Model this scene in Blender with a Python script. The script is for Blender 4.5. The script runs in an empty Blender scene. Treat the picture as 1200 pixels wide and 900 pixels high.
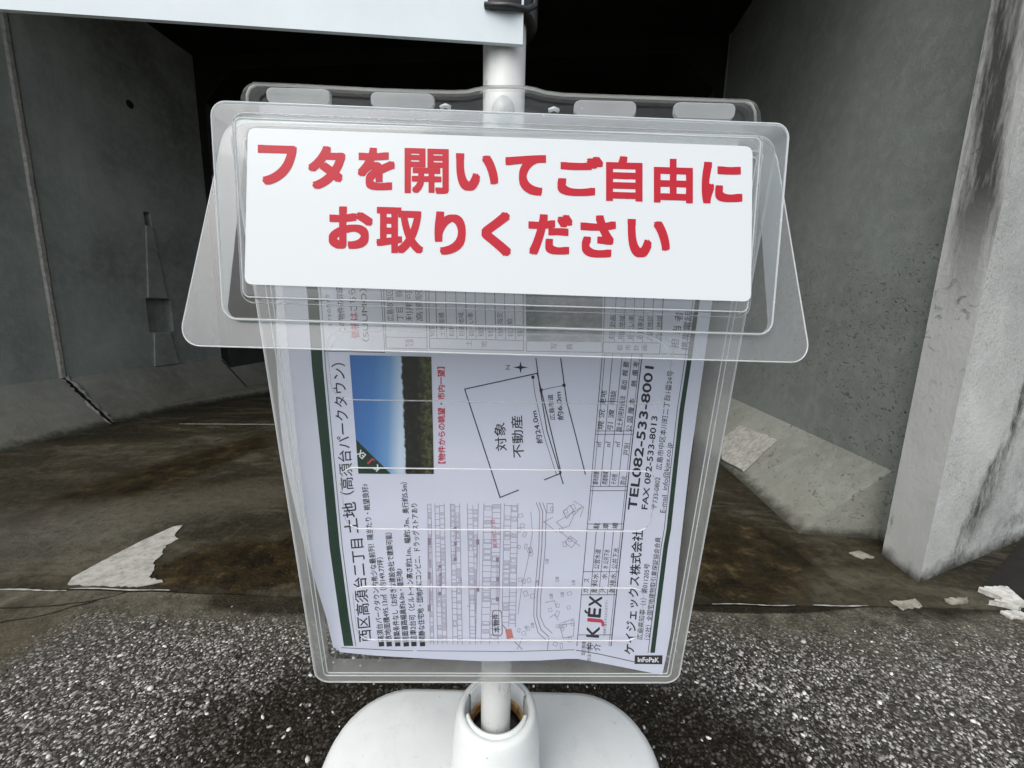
import bpy, bmesh, math, random
import numpy as np
from math import radians, sin, cos, pi, atan2, sqrt
from mathutils import Vector, Matrix
random.seed(7); RNG = np.random.default_rng(7)
SC = bpy.context.scene; COL = SC.collection

# ------------------------------------------------------------------ camera
PITCH, ROLL, FPX = radians(9.7), radians(1.5), 470.0
CAM = Vector((0, 0, .6))
FW = Vector((0, cos(PITCH), -sin(PITCH))); U0 = Vector((0, sin(PITCH), cos(PITCH))); X0 = Vector((1, 0, 0))
UP = cos(ROLL)*U0 - sin(ROLL)*X0; RT = cos(ROLL)*X0 + sin(ROLL)*U0
cd = bpy.data.cameras.new('camera'); cam = bpy.data.objects.new('camera', cd); COL.objects.link(cam)
cd.sensor_width = 36; cd.lens = 36*FPX/1200; cd.clip_start = .01; cd.clip_end = 500
m = Matrix((RT, UP, -FW)).transposed().to_4x4(); m.translation = CAM; cam.matrix_world = m
SC.camera = cam

# ------------------------------------------------------------------ light
SUN_EL, SUN_AZ = radians(52), radians(216)          # high, behind the camera, overcast
w = bpy.data.worlds.new('World'); SC.world = w; w.use_nodes = True
nt = w.node_tree; bg = nt.nodes['Background']
sky = nt.nodes.new('ShaderNodeTexSky'); sky.sky_type = 'NISHITA'; sky.sun_disc = False
sky.sun_elevation = SUN_EL; sky.sun_rotation = SUN_AZ; sky.air_density = 1.0; sky.dust_density = 4.0; sky.ozone_density = 1.0
hs = nt.nodes.new('ShaderNodeHueSaturation'); hs.inputs['Saturation'].default_value = .42
nt.links.new(sky.outputs[0], hs.inputs['Color']); nt.links.new(hs.outputs[0], bg.inputs['Color'])
bg.inputs['Strength'].default_value = .15
sl = bpy.data.lights.new('sun', 'SUN'); sl.energy = .8; sl.angle = radians(60); sl.color = (1, .985, .96)
so = bpy.data.objects.new('sun', sl); COL.objects.link(so)
sd = Vector((sin(SUN_AZ)*cos(SUN_EL), cos(SUN_AZ)*cos(SUN_EL), sin(SUN_EL)))
so.rotation_euler = sd.to_track_quat('Z', 'Y').to_euler()
SC.view_settings.view_transform = 'Standard'; SC.view_settings.look = 'None'
SC.view_settings.exposure = 0.62; SC.view_settings.gamma = 1
SC.render.engine = 'CYCLES'
cy = SC.cycles; cy.max_bounces = 14; cy.transparent_max_bounces = 48; cy.diffuse_bounces = 5; cy.glossy_bounces = 5
cy.caustics_reflective = False; cy.caustics_refractive = False; cy.use_denoising = True

# ------------------------------------------------------------------ materials
class N:
    """small node-graph helper"""
    def __init__(s, name):
        s.m = bpy.data.materials.new(name); s.m.use_nodes = True; s.t = s.m.node_tree; s.t.nodes.clear()
        s.out = s.t.nodes.new('ShaderNodeOutputMaterial'); s.g = s.t.nodes.new('ShaderNodeNewGeometry')
        s.P = s.g.outputs['Position']
    def put(s, sock, v):
        if v is None: return
        if hasattr(v, 'is_output'): s.t.links.new(v, sock)
        elif isinstance(v, (tuple, list)):
            v = tuple(v); sock.default_value = v if len(sock.default_value) == len(v) else v + (1,)
        else: sock.default_value = v
    def math(s, op, a, b=None, clamp=False):
        n = s.t.nodes.new('ShaderNodeMath'); n.operation = op; n.use_clamp = clamp
        s.put(n.inputs[0], a); s.put(n.inputs[1], b); return n.outputs[0]
    def noise(s, scale, detail=4, rough=.6, vec=None, st=None, dist=0):
        v = vec or s.P
        if st:
            mp = s.t.nodes.new('ShaderNodeMapping'); s.put(mp.inputs[0], v); mp.inputs['Scale'].default_value = st; v = mp.outputs[0]
        n = s.t.nodes.new('ShaderNodeTexNoise'); s.put(n.inputs['Vector'], v); n.inputs['Scale'].default_value = scale
        n.inputs['Detail'].default_value = detail; n.inputs['Roughness'].default_value = rough; n.inputs['Distortion'].default_value = dist
        return n.outputs[0]
    def voro(s, scale, feature='F1', out='Distance', vec=None, rnd=1):
        n = s.t.nodes.new('ShaderNodeTexVoronoi'); n.feature = feature; s.put(n.inputs['Vector'], vec or s.P)
        n.inputs['Scale'].default_value = scale; n.inputs['Randomness'].default_value = rnd; return n.outputs[out]
    def ramp(s, f, stops, interp='LINEAR'):
        n = s.t.nodes.new('ShaderNodeValToRGB'); n.color_ramp.interpolation = interp; e = n.color_ramp.elements
        while len(e) < len(stops): e.new(.5)
        for k, (p, c) in enumerate(stops):
            e[k].position = p; e[k].color = (c, c, c, 1) if not isinstance(c, (tuple, list)) else tuple(c) + (1,)
        s.put(n.inputs[0], f); return n.outputs[0]
    def step(s, f, a, b): return s.ramp(f, [(a, 0), (b, 1)]) if a < b else s.ramp(f, [(b, 1), (a, 0)])
    def mix(s, f, a, b, mode='MIX'):
        n = s.t.nodes.new('ShaderNodeMix'); n.data_type = 'RGBA'; n.blend_type = mode
        s.put(n.inputs[0], f); s.put(n.inputs[6], a); s.put(n.inputs[7], b); return n.outputs[2]
    def xyz(s, vec=None):
        n = s.t.nodes.new('ShaderNodeSeparateXYZ'); s.put(n.inputs[0], vec or s.P); return n.outputs
    def bump(s, h, strength=.3, dist=.002, normal=None):
        n = s.t.nodes.new('ShaderNodeBump'); n.inputs['Strength'].default_value = strength; n.inputs['Distance'].default_value = dist
        s.put(n.inputs['Height'], h); s.put(n.inputs['Normal'], normal); return n.outputs[0]
    def blob(s, cx, cy_, rx, ry, rot=0, wob=.25, soft=.5, freq=6):
        """soft-edged irregular stain on the ground, centred at world x, y"""
        o = s.xyz(); X = s.math('SUBTRACT', o[0], cx); Y = s.math('SUBTRACT', o[1], cy_)
        c, k = cos(rot), sin(rot)
        u = s.math('DIVIDE', s.math('ADD', s.math('MULTIPLY', X, c), s.math('MULTIPLY', Y, k)), rx)
        v = s.math('DIVIDE', s.math('SUBTRACT', s.math('MULTIPLY', Y, c), s.math('MULTIPLY', X, k)), ry)
        r = s.math('SQRT', s.math('ADD', s.math('MULTIPLY', u, u), s.math('MULTIPLY', v, v)))
        r = s.math('ADD', r, s.math('MULTIPLY', s.math('SUBTRACT', s.noise(freq, 5), .5), wob*4))
        return s.step(r, 1.0, 1.0-soft)
    def pbsdf(s, color, rough=.6, normal=None, spec=.5, **kw):
        n = s.t.nodes.new('ShaderNodeBsdfPrincipled'); s.put(n.inputs['Base Color'], color); s.put(n.inputs['Roughness'], rough)
        s.put(n.inputs['Normal'], normal); s.put(n.inputs['Specular IOR Level'], spec)
        for k, v in kw.items(): s.put(n.inputs[k.replace('_', ' ')], v)
        return n.outputs[0]
    def done(s, sh): s.t.links.new(sh, s.out.inputs[0]); return s.m

def simple(name, col, rough=.5, spec=.5, var=.0, scale=40):
    n = N(name); c = col
    if var:
        c = n.mix(n.ramp(n.noise(scale, 5), [(.35, 0), (.65, 1)]), tuple(x*(1-var) for x in col), tuple(min(1, x*(1+var*.3)) for x in col))
    return n.done(n.pbsdf(c, rough, None, spec))

def concrete(name, base, dark, light, stain=.5, pits=True, streak=.4, lowdirt=.35, brown=(.10, .085, .06)):
    n = N(name)
    big = n.noise(1.7, 6, .62); fine = n.noise(26, 6, .7); str_ = n.noise(3.0, 6, .7, st=(1.4, 1.4, .16))
    c = n.mix(n.ramp(big, [(.33, 0), (.68, 1)]), dark, base)
    c = n.mix(n.math('MULTIPLY', n.ramp(str_, [(.48, 0), (.68, 1)]), streak), c, dark)
    c = n.mix(n.math('MULTIPLY', n.ramp(fine, [(.45, 0), (.75, 1)]), .45), c, light)
    z = n.xyz()[2]
    low = n.math('MULTIPLY', n.step(n.math('ADD', z, n.math('MULTIPLY', n.noise(7, 5), .25)), .36, .08), stain)
    c = n.mix(low, c, brown)
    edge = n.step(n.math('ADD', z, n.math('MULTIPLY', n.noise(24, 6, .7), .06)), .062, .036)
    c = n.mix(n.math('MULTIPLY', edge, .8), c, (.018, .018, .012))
    h = n.math('ADD', n.math('MULTIPLY', fine, .5), n.noise(140, 4, .7))
    if pits:   # short dark casting marks and bug holes, crowding in some places
        wv = n.mix(.25, n.P, n.noise(9, 3), 'ADD')
        d = n.voro(42, vec=wv); zone = n.math('MULTIPLY', n.ramp(n.noise(3.0, 4), [(.36, 0), (.52, 1)]), n.step(n.xyz()[2], 1.3, .7))
        hole = n.math('MULTIPLY', n.step(d, .20, .10), zone)
        d2 = n.noise(62, 3, .6, st=(.7, .7, 1.7), dist=1.6)
        scr = n.math('MULTIPLY', n.math('MULTIPLY', n.ramp(d2, [(.61, 0), (.66, 1)]), zone), .9)
        k = n.math('MAXIMUM', hole, scr)
        c = n.mix(n.math('MULTIPLY', k, .72), c, tuple(x*.22 for x in dark))
        h = n.math('SUBTRACT', h, n.math('MULTIPLY', k, .9))
    return n.done(n.pbsdf(c, n.ramp(fine, [(0, .75), (1, .95)]), n.bump(h, .45, .003), .25))

def clear(name, milk=.15, rough=.08, tint=(.93, .95, .95), refl=1.0, smudge=.5, mcol=(.85, .89, .9), sc=9):
    """thin clear plastic sheet: see-through, glossy by angle, faintly milky with smears"""
    n = N(name); t = n.t
    tr = t.nodes.new('ShaderNodeBsdfTransparent'); n.put(tr.inputs[0], tint)
    gl = t.nodes.new('ShaderNodeBsdfGlossy'); n.put(gl.inputs['Color'], (1, 1, 1)); n.put(gl.inputs['Roughness'], rough)
    bm = n.bump(n.noise(7, 1), .05, .006); n.put(gl.inputs['Normal'], bm)
    lw_ = t.nodes.new('ShaderNodeLayerWeight'); lw_.inputs[0].default_value = .5      # same from both sides of the sheet
    frs = n.math('ADD', .05, n.math('MULTIPLY', n.math('POWER', lw_.outputs['Facing'], 5), .85))
    a = t.nodes.new('ShaderNodeMixShader'); n.put(a.inputs[0], n.math('MULTIPLY', frs, refl)); t.links.new(tr.outputs[0], a.inputs[1]); t.links.new(gl.outputs[0], a.inputs[2])
    df = t.nodes.new('ShaderNodeBsdfDiffuse'); n.put(df.inputs[0], mcol)
    tl = t.nodes.new('ShaderNodeBsdfTranslucent'); n.put(tl.inputs[0], mcol)
    b = t.nodes.new('ShaderNodeMixShader'); b.inputs[0].default_value = .4; t.links.new(df.outputs[0], b.inputs[1]); t.links.new(tl.outputs[0], b.inputs[2])
    sm = n.noise(sc, 6, .62, dist=.6); sp = n.noise(330, 3, .6)
    f = n.math('MULTIPLY', n.ramp(sm, [(.3, 1-smudge), (.7, 1+smudge*.0)]), milk)
    f = n.math('ADD', f, n.math('MULTIPLY', n.ramp(sp, [(.68, 0), (.78, 1)]), milk*.5), True)
    c = t.nodes.new('ShaderNodeMixShader'); n.put(c.inputs[0], f); t.links.new(a.outputs[0], c.inputs[1]); t.links.new(b.outputs[0], c.inputs[2])
    return n.done(c.outputs[0])

def mat_asphalt():
    n = N('asphalt'); P = n.P
    wp = n.mix(.012, P, n.noise(60, 2), 'ADD')
    cell = n.voro(165, out='Color', vec=wp); dist = n.voro(165, 'F1', vec=wp); cell2 = n.voro(380, out='Color')
    sx = n.t.nodes.new('ShaderNodeSeparateColor'); n.put(sx.inputs[0], cell); s2 = n.t.nodes.new('ShaderNodeSeparateColor'); n.put(s2.inputs[0], cell2)
    stone = n.ramp(sx.outputs[0], [(0, (.016, .015, .012)), (.40, (.06, .056, .048)), (.64, (.17, .165, .148)), (.84, (.38, .375, .355)), (1, (.68, .68, .66))])
    fine = n.ramp(s2.outputs[1], [(0, (.008, .0075, .006)), (.6, (.035, .033, .028)), (.85, (.13, .125, .11)), (1, (.5, .49, .47))])
    body = n.step(dist, .52, .30)
    c = n.mix(body, fine, stone)
    # worn and silted parts
    z1 = n.ramp(n.noise(2.6, 5), [(.38, 0), (.62, 1)]); dk = n.ramp(n.noise(5.5, 5, .65), [(.42, 0), (.62, 1)]); c = n.mix(n.math('MULTIPLY', dk, .28), c, (.020, .018, .014))
    c = n.mix(n.math('MULTIPLY', z1, .22), c, (.11, .105, .092))
    silt = n.math('MAXIMUM', n.blob(-1.10, .60, .33, .27, .75, .05, .22, 7), n.math('MULTIPLY', n.blob(-.62, .73, .5, .055, 0, .2, .7, 9), .8))
    silt = n.math('MULTIPLY', silt, .9)
    c = n.mix(silt, c, n.ramp(n.noise(11, 6, .7), [(.3, (.030, .024, .012)), (.7, (.085, .072, .046))]))
    yy = n.math('ADD', n.xyz()[1], n.math('MULTIPLY', n.math('SUBTRACT', n.noise(8, 6, .7), .5), .22))
    c = n.mix(n.math('MULTIPLY', n.step(yy, .63, .74), .85), c, n.ramp(n.noise(26, 5, .7), [(.35, (.03, .026, .017)), (.7, (.13, .12, .09))]))
    dark_patches = n.math('MAXIMUM', n.blob(-.02, .45, .56, .25, 0, .14, .38, 8), n.blob(.53, .785, .27, .040, .02, .05, .10, 7))  # dark area round the stand base, then wet stains near the joint
    dark_patches = n.math('MAXIMUM', dark_patches, n.math('MULTIPLY', n.blob(-.46, .755, .22, .055, 0, .12, .3, 10), .9))
    dark_patches = n.math('MAXIMUM', dark_patches, n.blob(1.02, .80, .25, .05, .2, .15, .5, 12))
    c = n.mix(n.math('MULTIPLY', dark_patches, .84), c, (.009, .007, .004))
    h = n.math('MULTIPLY', n.math('SUBTRACT', 1, dist), n.math('ADD', sx.outputs[1], .3))
    h = n.math('MULTIPLY', h, n.math('SUBTRACT', 1, n.math('MULTIPLY', silt, .85)))
    return n.done(n.pbsdf(c, n.ramp(dark_patches, [(0, .8), (1, .5)]), n.bump(h, .8, .004), n.ramp(dark_patches, [(0, .16), (1, .06)])))

def mat_floor():
    n = N('damp_concrete_floor')
    a = n.noise(2.4, 7, .66, st=(.7, 1.6, 1), dist=.5); b = n.noise(14, 6, .7); c0 = n.noise(60, 5, .7)
    c = n.ramp(a, [(.34, (.010, .009, .0045)), (.5, (.030, .026, .015)), (.68, (.095, .086, .058))])
    c = n.mix(n.math('MULTIPLY', n.ramp(b, [(.45, 0), (.60, 1)]), .65), c, (.020, .016, .009))
    c = n.mix(n.math('MULTIPLY', n.ramp(n.noise(5, 7, .75, st=(.5, 1.5, 1), dist=1), [(.52, 0), (.66, 1)]), .6), c, (.11, .10, .078))
    c = n.mix(n.math('MULTIPLY', n.ramp(c0, [(.5, 0), (.7, 1)]), .4), c, (.09, .083, .062))
    brown = n.math('MAXIMUM', n.blob(-.50, .90, .40, .14, .25, .24, .30, 10), n.blob(.58, .96, .26, .2, .4, .2, .25, 8))
    brown = n.math('MAXIMUM', brown, n.math('MULTIPLY', n.blob(-1.27, 1.35, .62, .15, 1.32, .24, .35, 6), .95))
    brown = n.math('MAXIMUM', brown, n.math('MULTIPLY', n.blob(0, .90, .7, .12, 0, .14, .4, 7), .9))
    brown = n.math('MAXIMUM', brown, n.math('MULTIPLY', n.blob(-.9, 2.2, .5, .28, .0, .14, .4, 3), .9))
    c = n.mix(n.math('MULTIPLY', brown, .95), c, n.ramp(b, [(.38, (.006, .0045, .002)), (.55, (.026, .018, .007)), (.72, (.11, .08, .04))]))
    grey = n.blob(-1.25, .98, .45, .22, .2, .2, .8, 5)
    c = n.mix(n.math('MULTIPLY', grey, .35), c, (.16, .155, .135))
    c = n.mix(n.math('MULTIPLY', n.blob(-.95, 1.18, .42, .16, .35, .2, .6, 6), .5), c, (.105, .095, .068))
    r = n.ramp(brown, [(0, .7), (1, .36)])
    g1 = n.noise(38, 7, .8); g2_ = n.noise(150, 4, .8)
    c = n.mix(n.math('MULTIPLY', n.ramp(g1, [(.50, 0), (.64, 1)]), .55), c, (.012, .010, .006))
    c = n.mix(n.math('MULTIPLY', n.ramp(g2_, [(.58, 0), (.70, 1)]), n.math('ADD', .25, n.math('MULTIPLY', brown, .35))), c, (.15, .135, .10))
    h = n.math('ADD', n.math('MULTIPLY', b, .8), n.math('MULTIPLY', g1, .8))
    return n.done(n.pbsdf(c, r, n.bump(h, .8, .008), .14))

def mat_wing():
    n = N('mossy_wing_wall_concrete'); o = n.xyz()
    c = n.ramp(n.noise(4, 6, .65), [(.3, (.36, .375, .36)), (.7, (.56, .575, .555))])
    c = n.mix(n.math('MULTIPLY', n.math('MULTIPLY', n.ramp(n.noise(130, 5, .8), [(.52, 0), (.62, 1)]), n.ramp(n.noise(5, 4), [(.38, .1), (.62, 1)])), .55), c, (.12, .125, .105))
    # black algae runs that widen towards the ground and away from the corner
    u = n.math('SUBTRACT', n.math('SUBTRACT', o[0], 1.06), n.math('MULTIPLY', o[2], .40))
    u = n.math('ADD', u, n.math('MULTIPLY', n.math('SUBTRACT', n.noise(9, 6, .7, st=(1, 1, .6)), .5), .16))
    band = n.math('MULTIPLY', n.step(u, -.02, .03), n.step(u, .16, .06))
    patchy = n.ramp(n.noise(22, 7, .78, st=(1, 1, .45)), [(.40, .15), (.60, 1)])
    c = n.mix(n.math('MULTIPLY', n.math('MULTIPLY', band, patchy), .92), c, (.035, .038, .032))
    u2 = n.step(u, .10, .30)
    c = n.mix(n.math('MULTIPLY', n.math('MULTIPLY', u2, n.ramp(n.noise(15, 7, .75), [(.42, 0), (.60, 1)])), .6), c, (.06, .064, .055))
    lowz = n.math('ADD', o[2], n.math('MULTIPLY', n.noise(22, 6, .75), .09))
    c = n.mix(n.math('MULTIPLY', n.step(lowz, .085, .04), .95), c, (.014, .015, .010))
    h = n.math('ADD', n.noise(90, 5, .75), n.noise(16, 4))
    return n.done(n.pbsdf(c, .9, n.bump(h, .6, .004), .2))

def mat_pillar():
    n = N('pillar_concrete'); o = n.xyz()
    c = n.ramp(n.noise(5, 6, .65), [(.3, (.46, .48, .465)), (.7, (.60, .62, .605))])
    st = n.math('MULTIPLY', n.ramp(n.noise(9, 6, .7, st=(1.5, 1.5, .22)), [(.42, 0), (.60, 1)]), n.step(o[2], .60, .90))
    c = n.mix(n.math('MULTIPLY', st, .92), c, (.035, .036, .033))
    sc = n.math('MULTIPLY', n.ramp(n.noise(30, 5, .7, dist=1.2), [(.55, 0), (.62, 1)]), n.ramp(n.noise(6, 3), [(.5, 0), (.6, 1)]))
    c = n.mix(n.math('MULTIPLY', sc, .6), c, (.05, .05, .045))
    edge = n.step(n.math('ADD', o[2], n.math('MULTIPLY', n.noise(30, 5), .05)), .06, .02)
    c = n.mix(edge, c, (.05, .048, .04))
    return n.done(n.pbsdf(c, .9, n.bump(n.noise(80, 5, .7), .4, .003), .25))

def mat_patch(name, a, b):
    n = N(name); f = n.noise(45, 6, .72)
    c = n.ramp(f, [(.3, a), (.6, b)])
    pk = n.step(n.voro(55), .16, .06)
    c = n.mix(n.math('MULTIPLY', pk, .6), c, tuple(x*.35 for x in a))
    return n.done(n.pbsdf(c, .85, n.bump(f, .5, .003), .3))

M = {}
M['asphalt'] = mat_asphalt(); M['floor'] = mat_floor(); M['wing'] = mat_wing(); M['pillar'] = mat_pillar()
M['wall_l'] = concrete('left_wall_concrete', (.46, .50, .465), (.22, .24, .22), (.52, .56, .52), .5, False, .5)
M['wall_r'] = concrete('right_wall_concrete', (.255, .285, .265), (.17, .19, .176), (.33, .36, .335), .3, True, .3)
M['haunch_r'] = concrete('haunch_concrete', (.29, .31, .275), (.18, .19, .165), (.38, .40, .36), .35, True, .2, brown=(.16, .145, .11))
M['haunch_l'] = concrete('silted_haunch_concrete', (.34, .345, .30), (.19, .19, .155), (.43, .43, .375), .5, False, .2)
M['shade_dark'] = simple('shade_dark_concrete', (.022, .022, .020), .95, .1, .4, 3)  # near-black base colour stands in for deep shade in the culvert
M['chip'] = mat_patch('dirty_mortar', (.10, .09, .065), (.30, .28, .235))
M['chip_white'] = mat_patch('broken_white_mortar', (.22, .22, .19), (.56, .56, .53))
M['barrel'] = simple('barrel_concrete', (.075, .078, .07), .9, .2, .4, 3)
M['filler'] = mat_patch('joint_filler', (.26, .25, .21), (.50, .49, .45))
M['mortar'] = mat_patch('pale_mortar', (.20, .20, .17), (.38, .38, .35))
M['cement'] = mat_patch('cement_patch', (.20, .20, .18), (.42, .42, .39))
M['soil'] = simple('wet_black_soil', (.012, .011, .008), .7, .3, .5, 30)
M['earth'] = simple('earth', (.07, .06, .045), .9, .2, .4, 2)
n = N('stone'); ri = n.g.outputs['Random Per Island']
M['stone'] = n.done(n.pbsdf(n.ramp(ri, [(0, (.03, .028, .024)), (.3, (.09, .085, .075)), (.6, (.20, .195, .18)), (.85, (.40, .395, .375)), (1, (.70, .70, .68))]), .6, n.bump(n.noise(300, 3), .3, .001), .4))
n = N('white_sign_board')
M['board'] = n.done(n.pbsdf(n.ramp(n.noise(30, 5), [(.3, (.60, .68, .71)), (.6, (.64, .72, .75))]), .38, None, .4))
n = N('white_pole_plastic')
sp = n.math('MULTIPLY', n.ramp(n.noise(150, 5, .8, st=(1, 1, .45)), [(.56, 0), (.64, 1)]), n.ramp(n.noise(30, 4), [(.45, .15), (.6, 1)]))
M['pole'] = n.done(n.pbsdf(n.mix(n.math('MULTIPLY', sp, .7), (.60, .615, .60), (.22, .22, .20)), .35, n.bump(n.noise(60, 3), .1, .001), .45))
n = N('white_tank_plastic')
sp = n.math('ADD', n.ramp(n.noise(62, 5, .8), [(.655, 0), (.71, 1)]), n.math('MULTIPLY', n.ramp(n.noise(18, 7, .8, dist=.8), [(.52, 0), (.75, 1)]), .22), True); sm = n.ramp(n.noise(9, 6, .65), [(.35, 0), (.7, 1)])
M['tank'] = n.done(n.pbsdf(n.mix(n.math('MULTIPLY', sp, .8), n.mix(sm, (.62, .655, .645), (.72, .75, .745)), (.10, .10, .08)), .36, n.bump(n.noise(40, 4), .12, .002), .45))
n = N('rusty_stain'); M['rust'] = n.done(n.pbsdf(n.ramp(n.noise(90, 5), [(.3, (.12, .05, .015)), (.6, (.45, .28, .12)), (.8, (.6, .55, .45))]), .6))
M['hole'] = simple('dark_water', (.006, .006, .005), .15, .5)
M['black'] = simple('black_plastic', (.012, .013, .014), .35, .5)
M['lid'] = clear('lid_plastic', .020, .05, (.95, .965, .965), 1.1, .55)
M['flange'] = clear('lid_flange_plastic', .19, .14, (.93, .95, .95), 1.2, .3)
M['pad_clear'] = clear('lid_pad_plastic', .03, .08, (.92, .93, .93), 1.1, .5)
M['side'] = clear('lid_side_plastic', .36, .10, (.92, .94, .94), 1.0, .3)
M['body'] = clear('box_plastic', .03, .08, (.93, .935, .95), .9, .6)
M['bodywall'] = clear('box_wall_plastic', .24, .12, (.88, .89, .87), 1.3, .5, (.74, .75, .72))
M['shell'] = clear('box_shell_plastic', .46, .12, (.84, .85, .83), 1.3, .4, (.70, .71, .68), 14)
M['rib'] = clear('rib_plastic', .65, .05, (.95, .95, .95), 1.6, .1, (.95, .95, .95))  # whiter than the side ribs: ridge highlights are put into the colour
M['faintrib'] = clear('faint_rib_plastic', .22, .05, (.86, .87, .87), 1.2, .1, (.9, .9, .9))
M['rim'] = clear('rim_plastic', .7, .06, (.9, .92, .92), 1.4, .2)  # extra milky white, so edge highlights sit in the colour
M['pad'] = clear('frosted_pad_plastic', .55, .15, (.9, .92, .92), 1.0, .3)
n = N('glossy_white_label'); M['label'] = n.done(n.pbsdf((.66, .705, .725), .22, n.bump(n.noise(25, 3), .06, .002), .5))
n = N('red_ink'); M['red'] = n.done(n.pbsdf((.47, .009, .024), .24, n.bump(n.noise(25, 3), .06, .002), .35))
n = N('flyer_paper'); M['paper'] = n.done(n.pbsdf(n.ramp(n.noise(6, 4), [(.3, (.62, .655, .765)), (.7, (.69, .72, .825))]), .75, n.bump(n.noise(12, 3), .25, .004), .2))
M['ink'] = simple('black_ink', (.022, .022, .030), .6, .2)
M['grey_ink'] = simple('grey_ink', (.09, .09, .105), .7, .2)
M['green'] = simple('dark_green_ink', (.006, .035, .018), .45, .3)
M['lightgreen'] = simple('olive_line_ink', (.12, .17, .07), .6, .2)
M['mapink'] = simple('pale_map_ink', (.27, .23, .29), .8, .1)
M['flyred'] = simple('red_print', (.50, .05, .09), .7, .2)
M['flysalmon'] = simple('salmon_print', (.55, .20, .17), .7, .2)
M['white'] = simple('white_print', (.75, .76, .76), .7, .2)
n = N('landscape_print')
uv = n.t.nodes.new('ShaderNodeUVMap'); uv.uv_map = 'UVMap'; U = n.xyz(uv.outputs[0])
e = n.math('ADD', U[0], n.math('MULTIPLY', n.math('SUBTRACT', n.noise(9, 5, .7, uv.outputs[0], st=(.35, 1, 1)), .5), .12))
skyc = n.ramp(n.math('ADD', U[0], n.math('MULTIPLY', U[1], .12)), [(0, (.05, .15, .42)), (.30, (.07, .21, .50)), (.50, (.16, .34, .60)), (.66, (.55, .68, .80))])
f1 = n.noise(14, 7, .8, uv.outputs[0], st=(1, 1.4, 1))
grn = n.ramp(f1, [(.40, (.003, .004, .003)), (.56, (.010, .013, .005)), (.66, (.08, .07, .035)), (.74, (.25, .22, .14))])
grn = n.mix(n.math('MULTIPLY', n.step(n.math('ADD', U[0], n.math('MULTIPLY', f1, .1)), .88, .96), n.ramp(f1, [(.4, 0), (.6, .8)])), grn, (.12, .13, .04))
M['photo'] = n.done(n.pbsdf(n.mix(n.step(e, .62, .64), skyc, grn), .35, None, .4))
n = N('street_print'); uv = n.t.nodes.new('ShaderNodeUVMap'); uv.uv_map = 'UVMap'; U = n.xyz(uv.outputs[0])
M['photo2'] = n.done(n.pbsdf(n.mix(n.step(U[0], .32, .12), n.ramp(n.noise(7, 5, .7, uv.outputs[0]), [(.35, (.15, .16, .17)), (.7, (.34, .35, .36))]),
                     n.ramp(n.noise(11, 5, .7, uv.outputs[0]), [(.35, (.01, .015, .06)), (.55, (.03, .09, .05)), (.7, (.2, .22, .4))])), .5))

# ------------------------------------------------------------------ object helpers
def tag(o, label=None, cat=None, group=None, kind=None):
    if label: o['label'] = label
    if cat: o['category'] = cat
    if group: o['group'] = group
    if kind: o['kind'] = kind
    return o
def empty(name, loc, label, cat, group=None):
    o = bpy.data.objects.new(name, None); COL.objects.link(o); o.location = loc; o.empty_display_size = .05
    tag(o, label, cat, group); return o
def mesh(name, verts, faces, mat, parent=None, smooth=False, uvs=None):
    me = bpy.data.meshes.new(name); me.from_pydata([tuple(v) for v in verts], [], faces)
    if uvs is not None:
        L = me.uv_layers.new(name='UVMap')
        for lp in me.loops: L.data[lp.index].uv = uvs[lp.vertex_index]
    me.materials.append(M[mat] if isinstance(mat, str) else mat)
    if smooth:
        for p in me.polygons: p.use_smooth = True
    o = bpy.data.objects.new(name, me); COL.objects.link(o)
    if parent:
        o.parent = parent; o.matrix_parent_inverse = Matrix.Translation(-parent_loc(parent))
    return o
def parent_loc(p):
    return p.location.copy() if p.type == 'EMPTY' else Vector((0, 0, 0))   # meshes keep world coordinates
def recalc(o):
    bm = bmesh.new(); bm.from_mesh(o.data); bmesh.ops.recalc_face_normals(bm, faces=bm.faces); bm.to_mesh(o.data); bm.free(); return o
def bevel(o, wdt, seg=2, ang=30):
    md = o.modifiers.new('bevel', 'BEVEL'); md.width = wdt; md.segments = seg; md.limit_method = 'ANGLE'; md.angle_limit = radians(ang); return o
def prism(name, poly, z0, z1, mat, parent=None):
    k = len(poly); v = [(p[0], p[1], z0) for p in poly] + [(p[0], p[1], z1) for p in poly]
    f = [tuple(range(k))[::-1], tuple(range(k, 2*k))] + [(i, (i+1) % k, (i+1) % k + k, i+k) for i in range(k)]
    return recalc(mesh(name, v, f, mat, parent))
def tube_geo(pts, r, seg=8, closed=False, V=None, Fc=None):
    V = [] if V is None else V; Fc = [] if Fc is None else Fc
    pts = [Vector(p) for p in pts]; k = len(pts); b0 = len(V)
    for i, p in enumerate(pts):
        a = pts[(i-1) % k] if (closed or i > 0) else p; b = pts[(i+1) % k] if (closed or i < k-1) else p
        t = (b-a).normalized(); s = t.cross(Vector((.13, 1, .21))).normalized(); q = t.cross(s)
        for j in range(seg):
            an = 2*pi*j/seg; V.append(p + r*(cos(an)*s + sin(an)*q))
    for i in range(k if closed else k-1):
        for j in range(seg):
            a = b0+i*seg+j; b = b0+i*seg+(j+1) % seg; c = b0+((i+1) % k)*seg+(j+1) % seg; d = b0+((i+1) % k)*seg+j
            Fc.append((a, b, c, d))
    if not closed: Fc += [tuple(range(b0, b0+seg))[::-1], tuple(range(b0+(k-1)*seg, b0+k*seg))]
    return V, Fc
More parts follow.
